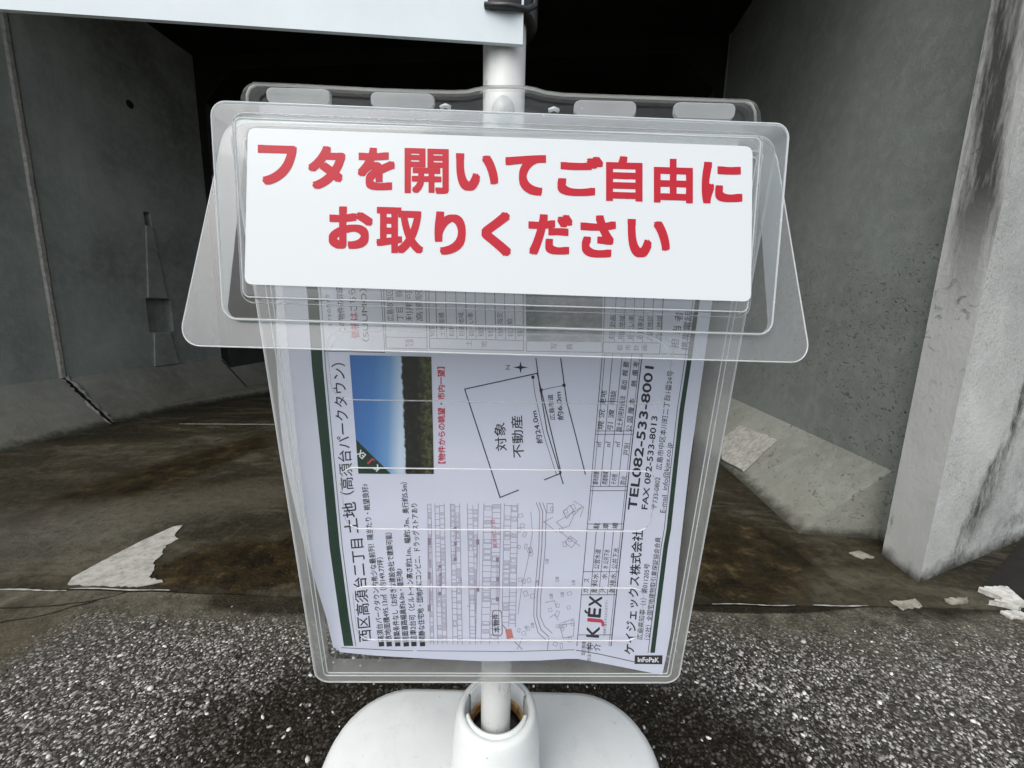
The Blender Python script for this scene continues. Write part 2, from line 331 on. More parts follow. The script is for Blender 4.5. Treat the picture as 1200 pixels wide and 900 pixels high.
def lathe(name, prof, c, axis, mat, parent=None, seg=48, sx=1, sy=1, smooth=True):
    ax = Vector(axis).normalized(); e1 = Vector((1, 0, 0)); e1 = (e1 - ax*e1.dot(ax)).normalized(); e2 = ax.cross(e1)
    V, Fc = [], []
    for r, h in prof:
        for j in range(seg): V.append(Vector(c) + ax*h + r*(cos(2*pi*j/seg)*e1*sx + sin(2*pi*j/seg)*e2*sy))
    for i in range(len(prof)-1):
        for j in range(seg): Fc.append((i*seg+j, i*seg+(j+1) % seg, (i+1)*seg+(j+1) % seg, (i+1)*seg+j))
    return mesh(name, V, Fc, mat, parent, smooth)
def rrect(x0, z0, x1, z1, r, k=6):
    out = []
    for cx, cz, a0 in ((x1-r, z1-r, 0), (x0+r, z1-r, 90), (x0+r, z0+r, 180), (x1-r, z0+r, 270)):
        for i in range(k+1):
            a = radians(a0 + 90*i/k); out.append((cx + r*cos(a), cz + r*sin(a)))
    return out

# ------------------------------------------------------------------ ground and culvert
PSI = radians(5.5)
def W(a, b, z=0): return Vector((a*cos(PSI)+b*sin(PSI), -a*sin(PSI)+b*cos(PSI), z))
def grid_sheet(name, x0, x1, y0, y1, z, mat, nx=2, ny=2, fn=None):
    V = [(x0+(x1-x0)*i/nx, y0+(y1-y0)*j/ny, z) for j in range(ny+1) for i in range(nx+1)]
    if fn: V = [fn(*v) for v in V]
    F_ = [(j*(nx+1)+i, j*(nx+1)+i+1, (j+1)*(nx+1)+i+1, (j+1)*(nx+1)+i) for j in range(ny) for i in range(nx)]
    return mesh(name, V, F_, mat)
tag(grid_sheet('ground', -150, 150, -150, 150, -.03, 'earth'), kind='structure')
JY = .768                        # the joint between asphalt and drain floor
def jline(x): return JY + .006*sin(x*2.1) + .004*sin(x*7.3+1) + .0015*sin(x*41)
xs = sorted(set([-40, -15, -5] + [round(-3+.03*i, 3) for i in range(201)] + [5, 15, 40]))
def strip(name, ya, yb, mat, z=0, zfar=0):
    V = []; F_ = []
    for x in xs:
        for y in (ya(x), yb(x)): V.append((x, y, z if y < 8 else zfar))
    for i in range(len(xs)-1): F_.append((2*i, 2*i+2, 2*i+3, 2*i+1))
    return V, F_
def slab(name, ya, yb, mat):
    V, F_ = strip(name, ya, yb, mat); k = len(V)
    for i in range(0, k, 2): V += [(V[i][0], V[i][1], -.025), (V[i+1][0], V[i+1][1], -.025)]
    for i in range(len(xs)-1):
        F_.append((2*i, k+2*i, k+2*i+2, 2*i+2)); F_.append((2*i+1, 2*i+3, k+2*i+3, k+2*i+1))
    return tag(mesh(name, V, F_, mat), kind='structure')
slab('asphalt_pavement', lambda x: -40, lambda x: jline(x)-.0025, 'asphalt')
slab('drain_floor', lambda x: jline(x)+.0025, lambda x: 14, 'floor')
# thin pale lip of mortar along parts of the joint
def lip(x0, x1, wd, z, off=0):
    V = []; F_ = []; k = int((x1-x0)/.012)
    for i in range(k+1):
        x = x0+(x1-x0)*i/k; ww = wd*(.35+random.random())*sin(pi*min(max(i/k, .03), .97))**.3
        V += [(x, jline(x)+off-ww, z), (x, jline(x)+off+ww, z)]
    for i in range(k): F_.append((2*i, 2*i+2, 2*i+3, 2*i+1))
    return V, F_
V, F_ = lip(-1.6, -.93, .003, .003, -.006)
for (a, b) in ((-.93, -.72), (.44, .62), (.66, .78)):
    v2, f2 = lip(a, b, .0018, .003); F_ += [tuple(i+len(V) for i in f) for f in f2]; V += v2
tag(mesh('mortar_lip', V, F_, 'mortar'), kind='structure')

def crack_line(pts, wd=.0018):
    V = []; F_ = []; q = []
    for (a, b) in zip(pts, pts[1:]):
        for t in (0, .25, .5, .75): q.append((a[0]+(b[0]-a[0])*t+random.uniform(-.004, .004), a[1]+(b[1]-a[1])*t+random.uniform(-.003, .003)))
    for i, p in enumerate(q): V += [(p[0], p[1]-wd*random.uniform(.4, 1), .0015), (p[0], p[1]+wd*random.uniform(.4, 1.2), .0015)]
    for i in range(len(q)-1): F_.append((2*i, 2*i+2, 2*i+3, 2*i+1))
    return tag(mesh('pavement_crack', V, F_, 'soil'), kind='structure')
crack_line([(-.80, .765), (-.84, .735), (-.90, .715), (-1.05, .705), (-1.3, .70)]); crack_line([(-.84, .735), (-.90, .69), (-.98, .665)])

# irregular pale mortar patch on the left of the floor
def ragged(pts, amp, step=.012, calm=0):
    out = []
    for i, p in enumerate(pts):
        q = pts[(i+1) % len(pts)]; L = math.dist(p, q); k = max(1, int(L/step)); am = amp if i >= calm else amp*.3
        for j in range(k):
            t = j/k; out.append((p[0]+(q[0]-p[0])*t + random.uniform(-am, am), p[1]+(q[1]-p[1])*t + random.uniform(-am, am)*1.5))
    return out
def plate(name, poly, z0, z1, mat, parent=None):
    o = prism(name, poly, z0, z1, mat, parent); return o
P_ = ragged([(-.95, .778), (-.965, .80), (-.958, .87), (-.945, .95), (-.925, 1.02), (-.905, 1.03), (-.895, 1.0), (-.885, .975), (-.862, .962), (-.868, .93), (-.846, .895), (-.838, .86), (-.812, .835), (-.80, .81), (-.76, .797), (-.79, .778)], .0022, .008, 5)
tag(plate('mortar_patch', P_, .0005, .0022, 'mortar'), 'pale ragged patch of dry mortar on the brown floor left of the stand', 'mortar patch')
# broken mortar chips at the foot of the wing wall
chips = [([(1.085, .835), (1.16, .845), (1.135, .79), (1.10, .775), (1.06, .79), (1.10, .80)], .012, 'large broken white mortar chip lying at the foot of the mossy wing wall'),
         ([(1.05, .765), (1.10, .768), (1.09, .745), (1.055, .748)], .008, 'small white mortar chip in front of the large chip by the wing wall'),
         ([(.97, .80), (1.03, .81), (1.02, .795), (.97, .788)], .006, 'thin tan mortar chip between the pillar foot and the large white chip'),
         ([(.84, .79), (.905, .80), (.90, .775), (.845, .765)], .005, 'smooth tan mortar lump on the joint left of the pillar foot'),
         ([(.90, .975), (.94, .985), (.955, .955), (.915, .95)], .006, 'pale flake of mortar on the wet floor beside the pillar')]
for k, (p, h, lab) in enumerate(chips):
    o = plate('mortar_chip', ragged(p, .002, .006), .001, h, 'chip_white' if k in (0, 1) else 'chip'); tag(o, lab, 'mortar chip'); bevel(o, .0015, 2)
# low black soil bank beside the wing wall
bank = tag(mesh('soil_bank', [W_ for W_ in [(1.09, .84, .001), (1.45, 1.05, .001), (2.6, 1.54, .004), (2.6, .95, .001), (1.5, .80, .001), (1.19, .79, .001), (1.30, .90, .008), (2.2, 1.20, .012)]],
     [(0, 5, 6), (5, 4, 6), (0, 6, 1), (4, 7, 6), (4, 3, 7), (3, 2, 7), (2, 1, 7), (1, 6, 7)], 'soil'), kind='structure')

AL, AR = -2.42, .948; B0, B1, CEIL = 1.15, 2.72, 2.22
# left wall, built round its square recess and the small slot above it
lw = empty('culvert_side_wall', W(AL, 2, 0), 'dark grey culvert wall at the left with a pale joint strip and a square recess', 'wall')
def panel_holes(name, a, bs, zs, holes, depth, mat, parent):
    """wall plane at across=a tiled as cells; cells in holes are pushed back as boxes"""
    V = []; F_ = []
    def q(p): b = len(V); V.extend(p); F_.append((b, b+1, b+2, b+3))
    for i in range(len(bs)-1):
        for j in range(len(zs)-1):
            b0, b1, z0, z1 = bs[i], bs[i+1], zs[j], zs[j+1]
            if (i, j) in holes:
                d = a-depth
                q([W(d, b0, z0), W(d, b1, z0), W(d, b1, z1), W(d, b0, z1)])
                if (i-1, j) not in holes: q([W(a, b0, z0), W(d, b0, z0), W(d, b0, z1), W(a, b0, z1)])
                if (i+1, j) not in holes: q([W(a, b1, z0), W(d, b1, z0), W(d, b1, z1), W(a, b1, z1)])
                q([W(a, b0, z0), W(a, b1, z0), W(d, b1, z0), W(d, b0, z0)]); q([W(a, b0, z1), W(a, b1, z1), W(d, b1, z1), W(d, b0, z1)])
            else: q([W(a, b0, z0), W(a, b1, z0), W(a, b1, z1), W(a, b0, z1)])
    o = mesh(name, V, F_, mat, parent); bm = bmesh.new(); bm.from_mesh(o.data); bmesh.ops.remove_doubles(bm, verts=bm.verts, dist=1e-5)
    bmesh.ops.recalc_face_normals(bm, faces=bm.faces); bm.to_mesh(o.data); bm.free(); return o
HL = .235
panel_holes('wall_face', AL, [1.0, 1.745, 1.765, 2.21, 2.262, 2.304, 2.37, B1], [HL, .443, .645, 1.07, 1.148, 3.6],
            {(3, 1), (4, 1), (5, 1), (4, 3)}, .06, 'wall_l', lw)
def box_w(name, a0, a1, b0, b1, z0, z1, mat, parent=None):
    V = [W(a, b, z) for z in (z0, z1) for a, b in ((a0, b0), (a1, b0), (a1, b1), (a0, b1))]
    return recalc(mesh(name, V, [(0, 1, 2, 3), (4, 5, 6, 7), (0, 1, 5, 4), (1, 2, 6, 5), (2, 3, 7, 6), (3, 0, 4, 7)], mat, parent))
# pale filler strip squeezed out of the joint
V, F_ = [], []
for i in range(60):
    z = HL + (3.6-HL)*i/59; r = .011+.004*random.random()
    V += [W(AL+.001, 1.733-r*.3, z), W(AL+.009, 1.737+random.uniform(-.002, .002), z), W(AL+.009, 1.752+random.uniform(-.002, .002), z), W(AL+.001, 1.758+r*.3, z)]
for i in range(59):
    for j in range(3): F_.append((4*i+j, 4*i+j+1, 4*i+j+5, 4*i+j+4))
mesh('joint_filler', V, F_, 'filler', lw)
# vertical form strip above and under the recess
for zt, zb_, bt0, bt1, bb0, bb1 in ((1.068, .648, 2.262, 2.304, 2.222, 2.345), (.440, HL, 2.232, 2.34, 2.21, 2.375)):
    A_, B_ = AL-.001, AL+.009
    V = [W(a, b, z) for a in (A_, B_) for b, z in ((bb0, zb_), (bb1, zb_), (bt1, zt), (bt0, zt))]
    bevel(recalc(mesh('form_strip', V, [(0, 1, 2, 3), (4, 5, 6, 7), (0, 1, 5, 4), (1, 2, 6, 5), (2, 3, 7, 6), (3, 0, 4, 7)], 'wall_l', lw)), .003)
lathe('tie_hole', [(.022, -.001), (.020, .002), (.012, .0025), (.0001, .0015)], W(AL, 2.26, 1.716), W(1, 0, 0), 'shade_dark', lw, 16)  # raised dark disc, its colour stands in for the shade of a hole
V = [W(AL+.18, 2.02, z) for z in (0,)] + [W(AL+.42, 2.75, 0), W(AL+.47, 6, 0), W(AL+.18, 6, 0)]
V = V + [v + Vector((0, 0, .028)) for v in V]
mesh('toe_ledge', V, [(4, 5, 6, 7), (0, 1, 5, 4), (1, 2, 6, 5)], 'haunch_l', lw)
# left haunch with slightly bellied toe
V = []; F_ = []; ks = 60
for i in range(ks+1):
    b = 1.0 + (B1+2.5)*i/ks; dd = .02*sin(b*2.2)
    V += [W(AL, b, HL), W(AL+.10+dd*.5, b, HL*.52), W(AL+.215+dd, b, .0)]
for i in range(ks):
    F_ += [(3*i, 3*i+3, 3*i+4, 3*i+1), (3*i+1, 3*i+4, 3*i+5, 3*i+2)]
mesh('haunch', V, F_, 'haunch_l', lw, True)
# crumbled crack where the joint crosses the haunch
V = []; F_ = []
for i in range(24):
    t = i/23; a = AL+.0+.20*t; z = HL*(1-t)+.002; b = 1.757+.02*t+random.uniform(-.006, .006); wd = .012+.02*random.random()*(.4+t)
    V += [W(a, b-wd, z+.001), W(a+.004, b-wd*.2, z+.005+random.random()*.006), W(a+.004, b+wd*.3, z+.004+random.random()*.007), W(a, b+wd, z+.001)]
for i in range(23):
    for j in range(3): F_.append((4*i+j, 4*i+j+1, 4*i+j+5, 4*i+j+4))
mesh('crumbled_joint', V, F_, 'cement', lw)
V = []; F_ = []
for i in range(24):
    t = i/23; a = AL+.0+.215*t; z = HL*(1-t)+.0055; b = 1.742+.02*t+random.uniform(-.004, .004); wd = .004+.006*random.random()
    V += [W(a, b-wd, z+.004), W(a, b+wd, z+.004)]
for i in range(23): F_.append((2*i, 2*i+2, 2*i+3, 2*i+1))
mesh('crack', V, F_, 'soil', lw)
# second crack near the far end of the haunch
V = []; F_ = []
for i in range(12):
    t = i/11; a = AL+.02+.19*t; z = (HL-.02)*(1-t)+.008; b = 2.70+.01*t+random.uniform(-.003, .003); wd = .005
    V += [W(a, b-wd, z), W(a, b+wd, z)]
for i in range(11): F_.append((2*i, 2*i+2, 2*i+3, 2*i+1))
mesh('crack', V, F_, 'soil', lw)

lv = [W(AL, 1.0, 0), W(AL-2.6, -1.2, 0), W(AL-2.6, -1.2, 2.2), W(AL, 1.0, 3.6)]
sw = tag(mesh('wing_wall', lv + [v+W(-.25, .2) for v in lv], [(0, 1, 2, 3), (4, 5, 6, 7), (0, 1, 5, 4), (3, 2, 6, 7), (1, 2, 6, 5)], 'pillar'), 'splayed concrete wing wall beyond the left edge of the culvert mouth', 'wall')

# right wall
rw = empty('culvert_side_wall', W(AR, 2, 0), 'grey culvert wall at the right, pitted low down, behind the tapered haunch', 'wall')
HR = .205
V = [W(AR, B0, 0), W(AR, B0, HR), W(AR, B1, HR), W(AR, B1, 3.6), W(AR, B0, 3.6)]
PL = Vector((.992, .977, 0)); PC = Vector((.977, .862, 0))
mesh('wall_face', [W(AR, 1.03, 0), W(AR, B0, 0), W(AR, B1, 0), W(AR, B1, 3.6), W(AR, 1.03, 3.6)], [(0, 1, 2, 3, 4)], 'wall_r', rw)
V = []; F_ = []
for i in range(41):
    b = B0 + (B1+3-B0)*i/40; dd = .006*sin(b*5)*(1 if i else 0)
    V += [W(AR, b, HR), W(AR-.215+dd, b, 0)]
for i in range(40): F_.append((2*i, 2*i+1, 2*i+3, 2*i+2))
hb = len(V); V += [W(AR, B0, 0)]; F_.append((0, 1, hb))
mesh('haunch', V, F_, 'haunch_r', rw)
# cement patch lying on the haunch slope
hn = (W(.215, 0, HR) - W(0, 0, 0)).normalized(); hn = Vector((0, 0, 0)); sl_ = (W(AR, 0, HR)-W(AR-.215, 0, 0)).normalized(); nrm = sl_.cross(W(0, 1, 0)-W(0, 0, 0)).normalized()
if nrm.z < 0: nrm = -nrm
def HP(s, b, h=0): return W(AR-.215, b, 0) + sl_*s + nrm*h
pp = ragged([(.04, 1.56), (.02, 1.72), (.10, 1.86), (.19, 1.855), (.215, 1.60)], .003, .03)
k = len(pp); V = [HP(s, b, .001) for s, b in pp] + [HP(s, b, .008) for s, b in pp]
mesh('cement_patch', V, [tuple(range(k, 2*k))] + [(i, (i+1) % k, (i+1) % k+k, i+k) for i in range(k)], 'cement', rw)
# pillar and wing wall
far = Vector((6.977, 3.36, 0)); H = 3.6
pw = empty('wing_wall', (PC.x, PC.y, 0), 'weathered concrete wing wall with black algae streaks and a pale end pillar at the right', 'wall')
z = Vector((0, 0, H))
mesh('pillar_face', [PL, PC, PC+z, PL+z], [(0, 1, 2, 3)], 'pillar', pw)
mesh('outer_face', [PC, far, far+z, PC+z], [(0, 1, 2, 3)], 'wing', pw)
back = Vector((7.2, 3.9, 0))
mesh('wall_top', [PL+z, PC+z, far+z, back+z, W(AR, 1.03, H)], [(0, 1, 2, 3, 4)], 'pillar', pw)

# ceiling slab, inner barrel
cs = empty('culvert_ceiling', W(-.7, 2, CEIL), 'dark shaded concrete ceiling slab over the culvert mouth', 'ceiling')
box_w('ceiling_slab', AL-.3, AR+.3, .90, B1, CEIL, CEIL+.4, 'shade_dark', cs)
box_w('parapet', AL-3, AR+.5, 1.17, B1+6, CEIL+.42, 3.7, 'wall_r', cs)
ib = empty('culvert_barrel', W(-.7, B1, 0), 'narrower pitch dark inner barrel of the culvert behind the stand', 'culvert')
c = .06; ch = .2
prof = [(AL+c, -.02), (AL+c, CEIL-.08-ch), (AL+c+ch, CEIL-.08), (AR-c-ch, CEIL-.08), (AR-c, CEIL-.08-ch), (AR-c, -.02)]
out_ = [(AL-.3, -.02), (AL-.3, CEIL+.1), (AL+c+ch, CEIL+.1), (AR-c-ch, CEIL+.1), (AR+.3, CEIL+.1), (AR+.3, -.02)]
V = [W(a, B1+.001, z_) for a, z_ in prof] + [W(a, B1+.001, z_) for a, z_ in out_]
V = [W(a, b, z_) for b in (B1+.002, 13.5) for a, z_ in prof]
mesh('barrel_lining', V, [(i, i+1, i+7, i+6) for i in range(1, 4)] + [(6, 7, 8, 9, 10, 11)], 'shade_dark', ib)
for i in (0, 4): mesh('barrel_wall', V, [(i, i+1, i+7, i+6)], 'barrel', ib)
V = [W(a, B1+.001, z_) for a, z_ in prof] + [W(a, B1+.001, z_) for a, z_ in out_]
mesh('barrel_end_frame', V, [(i, i+1, i+7, i+6) for i in range(5)], 'shade_dark', ib)
V, F_ = tube_geo([W(AR-.004, B1-.012, .2), W(AR-.004, B1-.012, 2.3)], .006, 6); mesh('joint_strip', V, F_, 'wall_r', rw)
# pale strip put in for the bright reflecting edge on the far floor
V = [(-1.72, 2.004, .0012), (1.3, 2.24, .0012), (1.3, 2.253, .0012), (-1.72, 2.014, .0012)]
tag(mesh('reflection_line', V, [(0, 1, 2, 3)], 'cement'), kind='structure')

# ------------------------------------------------------------------ loose stones in the asphalt surface
def ico():
    bm = bmesh.new(); bmesh.ops.create_icosphere(bm, subdivisions=1, radius=1); v = np.array([x.co for x in bm.verts]); f = np.array([[q.index for q in p.verts] for p in bm.faces]); bm.free(); return v, f
iv, if_ = ico(); NS = 13000
px = RNG.uniform(-1.15, 1.35, NS); py = RNG.uniform(.28, .762, NS)
keep = ~((px < -.72) & (RNG.random(NS) < .93) & (py > .50 + (px+.95)*.6)) & ~((py > .69) & (px < -.2) & (RNG.random(NS) < .8)) & ~((((px+.02)/.46)**2 + ((py-.46)/.19)**2 < .9) & (RNG.random(NS) < .80)) & ~((py > .60) & (RNG.random(NS) < (py-.60)/.13))
px, py = px[keep], py[keep]; NS = len(px)
sz = RNG.gamma(3.2, .00045, NS) + .0006; sz = np.minimum(sz, .0050)
rot = RNG.uniform(0, 2*pi, NS); el = RNG.uniform(.55, 1.0, NS)
jit = RNG.uniform(.72, 1.25, (NS, 12, 1)); v = iv[None]*jit
v = v*np.stack([sz*1.25, sz*el, sz*.55], 1)[:, None, :]
x_ = v[..., 0]*np.cos(rot)[:, None] - v[..., 1]*np.sin(rot)[:, None]; y_ = v[..., 0]*np.sin(rot)[:, None] + v[..., 1]*np.cos(rot)[:, None]
v = np.stack([x_+px[:, None], y_+py[:, None], v[..., 2]+sz[:, None]*.12], -1).reshape(-1, 3)
f = (if_[None] + (np.arange(NS)*12)[:, None, None]).reshape(-1)
me = bpy.data.meshes.new('aggregate_stones'); me.vertices.add(len(v)); me.vertices.foreach_set('co', v.ravel())
me.loops.add(len(f)); me.loops.foreach_set('vertex_index', f); nf = len(f)//3; me.polygons.add(nf)
me.polygons.foreach_set('loop_start', np.arange(nf)*3); me.update(calc_edges=True); me.materials.append(M['stone'])
st = bpy.data.objects.new('aggregate_stones', me); COL.objects.link(st); tag(st, 'pale worn aggregate stones standing proud of the asphalt', 'stones', kind='stuff')

# ------------------------------------------------------------------ the sign stand: its own leaning frame
O = Vector((-.0075, .324, .24)); ZS = Vector((-.006, -.052, 1)).normalized()
XS = Vector((cos(radians(1.15)), sin(radians(1.15)), 0)); XS = (XS - ZS*XS.dot(ZS)).normalized(); YS = ZS.cross(XS)
def L(x, z_, d): return O + XS*x + ZS*z_ - YS*d            # d = distance in front of the pole's axis
def SL(px_, py_, d):                                      # where the line of sight meets the plane d -> (x, z)
    r = FW + RT*((px_-600)/FPX) - UP*((py_-450)/FPX)
    t = ((O - YS*d - CAM).dot(YS))/r.dot(YS); p = CAM + r*t - O
    return p.dot(XS), p.dot(ZS)
def S(px_, py_, d): x, z_ = SL(px_, py_, d); return L(x, z_, d)

# base tank
tb = empty('stand_base', (-.01, .33, 0), 'white plastic water tank base with round neck holding the pole', 'stand base')
def ring_rr(hx, hy, r, z_, cx=-.011, cy_=.318, k=10): return [(cx+x, cy_+y, z_) for x, y in rrect(-hx, -hy, hx, hy, r, k)]
levels = [(.186, .142, .075, .0), (.192, .148, .08, .02), (.194, .150, .08, .07), (.192, .148, .08, .092), (.186, .142, .078, .104), (.176, .132, .072, .110), (.150, .108, .06, .1125), (.140, .098, .055, .1165), (.10, .07, .05, .119), (.048, .046, .045, .122)]
V = []; F_ = []
for hx, hy, r, z_ in levels: V += ring_rr(hx, hy, r, z_)
k = len(ring_rr(.1, .1, .05, 0))
for i in range(len(levels)-1):
    for j in range(k): F_.append((i*k+j, i*k+(j+1) % k, (i+1)*k+(j+1) % k, (i+1)*k+j))
F_.append(tuple(range((len(levels)-1)*k, len(levels)*k))); F_.append(tuple(range(k))[::-1])
mesh('tank', V, F_, 'tank', tb, True)
NC = (-.0065, .3325, 0)
neck = lathe('neck', [(.050, .118), (.047, .124), (.0445, .15), (.0425, .19), (.0405, .212), (.0385, .2205), (.0365, .2235), (.0335, .2245), (.0315, .2235), (.0305, .221), (.0295, .214), (.029, .15)], NC, (0, 0, 1), 'tank', tb, 56)
# inner collar ring with gaps, rust ring below
V, F_ = [], []
for a0, a1 in ((200, 340), (20, 160)):
    b0_ = len(V); ks = 24
    for i in range(ks+1):
        a = radians(a0+(a1-a0)*i/ks)
        for r, h in ((.0305, .217), (.0305, .2262), (.0278, .2262), (.0278, .205)): V.append((NC[0]+r*cos(a), NC[1]+r*sin(a), h))
    for i in range(ks):
        for j in range(3): F_.append((b0_+4*i+j, b0_+4*i+j+1, b0_+4*i+j+5, b0_+4*i+j+4))
mesh('collar', V, F_, 'tank', tb, True)
lathe('rust_ring', [(.0288, .206), (.0262, .2065), (.025, .204), (.0245, .198)], NC, (0, 0, 1), 'rust', tb)
lathe('hole_water', [(.0288, .196), (.0001, .196)], NC, (0, 0, 1), 'hole', tb)

# pole
pl_ = empty('sign_pole', tuple(O), 'speckled white round pole standing in the neck of the white base', 'pole')
lathe('pole_tube', [(.0139, -.075), (.014, 0), (.014, .95), (.0, .951)], O, ZS, 'pole', pl_, 40)
tz = SL(596, 4, .02)[1]
lathe('clamp_band', [(.0140, tz-.003), (.0205, tz-.003), (.0212, tz-.001), (.0212, tz+.016), (.0205, tz+.018), (.014, tz+.018)], O, ZS, 'black', pl_, 40)
V, F_ = tube_geo([L(-.012, tz-.001, .0195), L(.002, tz-.0025, .0222), L(.0135, tz-.002, .0185), L(.0185, tz+.004, .012), L(.019, tz+.02, .010)], .0018, 8); mesh('clamp_wire', V, F_, 'black', pl_, True)

# upper white board, in front of the pole
bd = .0185
q = [SL(-420, -18, bd), SL(612.5, 52, bd), SL(618.5, -160, bd), SL(-420, -260, bd)]
V = [L(x, z_, bd) for x, z_ in q] + [L(x, z_, bd-.003) for x, z_ in q]
ub = recalc(mesh('sign_board', V, [(0, 1, 2, 3), (4, 5, 6, 7), (0, 1, 5, 4), (1, 2, 6, 5), (2, 3, 7, 6), (3, 0, 4, 7)], 'board'))
tag(ub, 'plain white sign board fixed to the pole above the flyer box', 'sign board')

# ------------------------------------------------------------------ flyer box
fb = empty('flyer_box', tuple(L(0, .2, .03)), 'clear plastic flyer box with a lifting lid under the white board', 'flyer box')
D0, D1 = .0165, .0485
def loft(rings, closed=True, cap=False):
    V = []; F_ = []; k = len(rings[0])
    for r in rings: V += r
    for i in range(len(rings)-1):
        for j in range(k if closed else k-1): F_.append((i*k+j, i*k+(j+1) % k, (i+1)*k+(j+1) % k, (i+1)*k+j))
    if cap: F_.append(tuple(range((len(rings)-1)*k, len(rings)*k)))
    return V, F_
bzm = SL(588, 600, D1)[1]
def dfr(z_, d=D1): return D0 + (d-D0)*(1 + (.068*(z_-bzm)-.001)/(D1-D0))   # the front leans out towards the top
def SLb(a, b):
    d = D1
    for _ in range(6): d = dfr(SL(a, b, d)[1])
    return SL(a, b, d)
bx0 = SLb(338, 600)[0]; bx1 = SLb(832.5, 600)[0]; bz0 = SLb(585, 800.5)[1]; bz1 = SLb(588, 150)[1]
def bring(ins, d, r=.011): return [L(x, z_, dfr(z_, d)) for x, z_ in rrect(bx0+ins, bz0+ins, bx1-ins, bz1-ins, max(r-ins, .002), 8)]
V, F_ = loft([bring(.0025, D0), bring(.0022, .024), bring(.0012, .034), bring(0, D1-.003), bring(.0006, D1-.0006), bring(.002, D1)])
mesh('side_wall', V, F_, 'shell', fb, True)
V, F_ = loft([bring(.002, D1), bring(.0075, D1-.0002), bring(.0085, D1-.0010), bring(.0095, D1-.0010), bring(.0105, D1-.0002)])
fp = mesh('front_panel', V, F_, 'bodywall', fb)
V, F_ = loft([bring(.0106, D1-.0003)], cap=True); 
mesh('front_window', V, [tuple(range(len(V)))], 'body', fp)
V, F_ = tube_geo(bring(0.0004, D1-.001), .0007, 6, True); mesh('front_edge_bead', V, F_, 'rim', fp, True)
for ins in (.0078, .0108):
    V, F_ = tube_geo(bring(ins, D1), .00035, 5, True); mesh('edge_groove', V, F_, 'rim', fp, True)
# back panel with waved top rim that arches over the pole
top_px = [(284, 126), (284.5, 112), (288, 104), (296, 99.8), (330, 101), (390, 104), (450, 107), (505, 108.5), (530, 109), (547, 108.5), (558, 106), (570, 103.5), (592, 103), (615, 103.5), (628, 106), (640, 109.5), (660, 112), (700, 113.5), (760, 115.5), (820, 117.5), (878, 119.5), (886, 123), (890, 131), (891, 146)]
def wave(x): return .004*math.exp(-(x/.02)**2)           # bulge over the pole
tops = [SL(588+(a-588)*.975, b+1, D0+.004) for a, b in top_px]
zb = bz0+.0035; zl = SL(588, 200, D0)[1]
V = [L(x, z_, D0+wave(x)*0) for x, z_ in tops] + [L(x, zl, D0) for x, z_ in tops] + [L(x, zb, D0) for x, z_ in tops]
k = len(tops); F_ = [(i, i+1, k+i+1, k+i) for i in range(k-1)] + [(k+i, k+i+1, 2*k+i+1, 2*k+i) for i in range(k-1)]
bp = mesh('back_panel', V, F_, 'body', fb)
V, F_ = loft([[L(x, z_, D0) for x, z_ in tops], [L(x*.998, z_-.0005, D0+.010) for x, z_ in tops], [L(x*.999, z_-.0035, D0+.013) for x, z_ in tops]], False)
mesh('top_rim', V, F_, 'bodywall', bp, True)
V, F_ = tube_geo([L(x, z_, D0+.006) for x, z_ in tops], .0008, 6); mesh('rim_bead', V, F_, 'rim', bp, True)
for x0_, x1_, y0_, y1_ in ((314, 389, 103.5, 124), (435, 510, 109, 128), (672, 745, 118, 138), (788, 860, 120.5, 141)):
    a = SL(x0_, (y0_+y1_)/2, D0+.013); b = SL(x1_, (y0_+y1_)/2, D0+.013); t_ = SL(x0_, y0_, D0+.013)[1]; u_ = SL(x0_, y1_, D0+.013)[1]
    r0 = rrect(a[0], u_, b[0], t_, .0036, 5); cxm = (a[0]+b[0])/2; czm = (t_+u_)/2
    V, F_ = loft([[L(x, z_, D0+.0135) for x, z_ in r0], [L(cxm+(x-cxm)*.97, czm+(z_-czm)*.88, D0+.0155) for x, z_ in r0]], cap=True)
    mesh('embossed_pad', V, F_, 'pad', bp)
# clear moulded saddle over the pole
V, F_ = loft([[L(.0075*cos(a), SL(588, 128, .02)[1]+.009*sin(a), .0165) for a in [2*pi*i/20 for i in range(20)]], [L(.006*cos(a), SL(588, 128, .02)[1]+.0075*sin(a), .021) for a in [2*pi*i/20 for i in range(20)]]], cap=True)
mesh('pole_saddle', V, F_, 'rim', bp, True)
for xx in (-.038, .028):
    V, F_ = tube_geo([L(xx, SL(588, 127, .03)[1], .029), L(xx+.003, SL(588, 126, .03)[1], .0305), L(xx+.006, SL(588, 127, .03)[1], .029)], .0012, 6); mesh('plastic_rivet', V, F_, 'rim', bp, True)
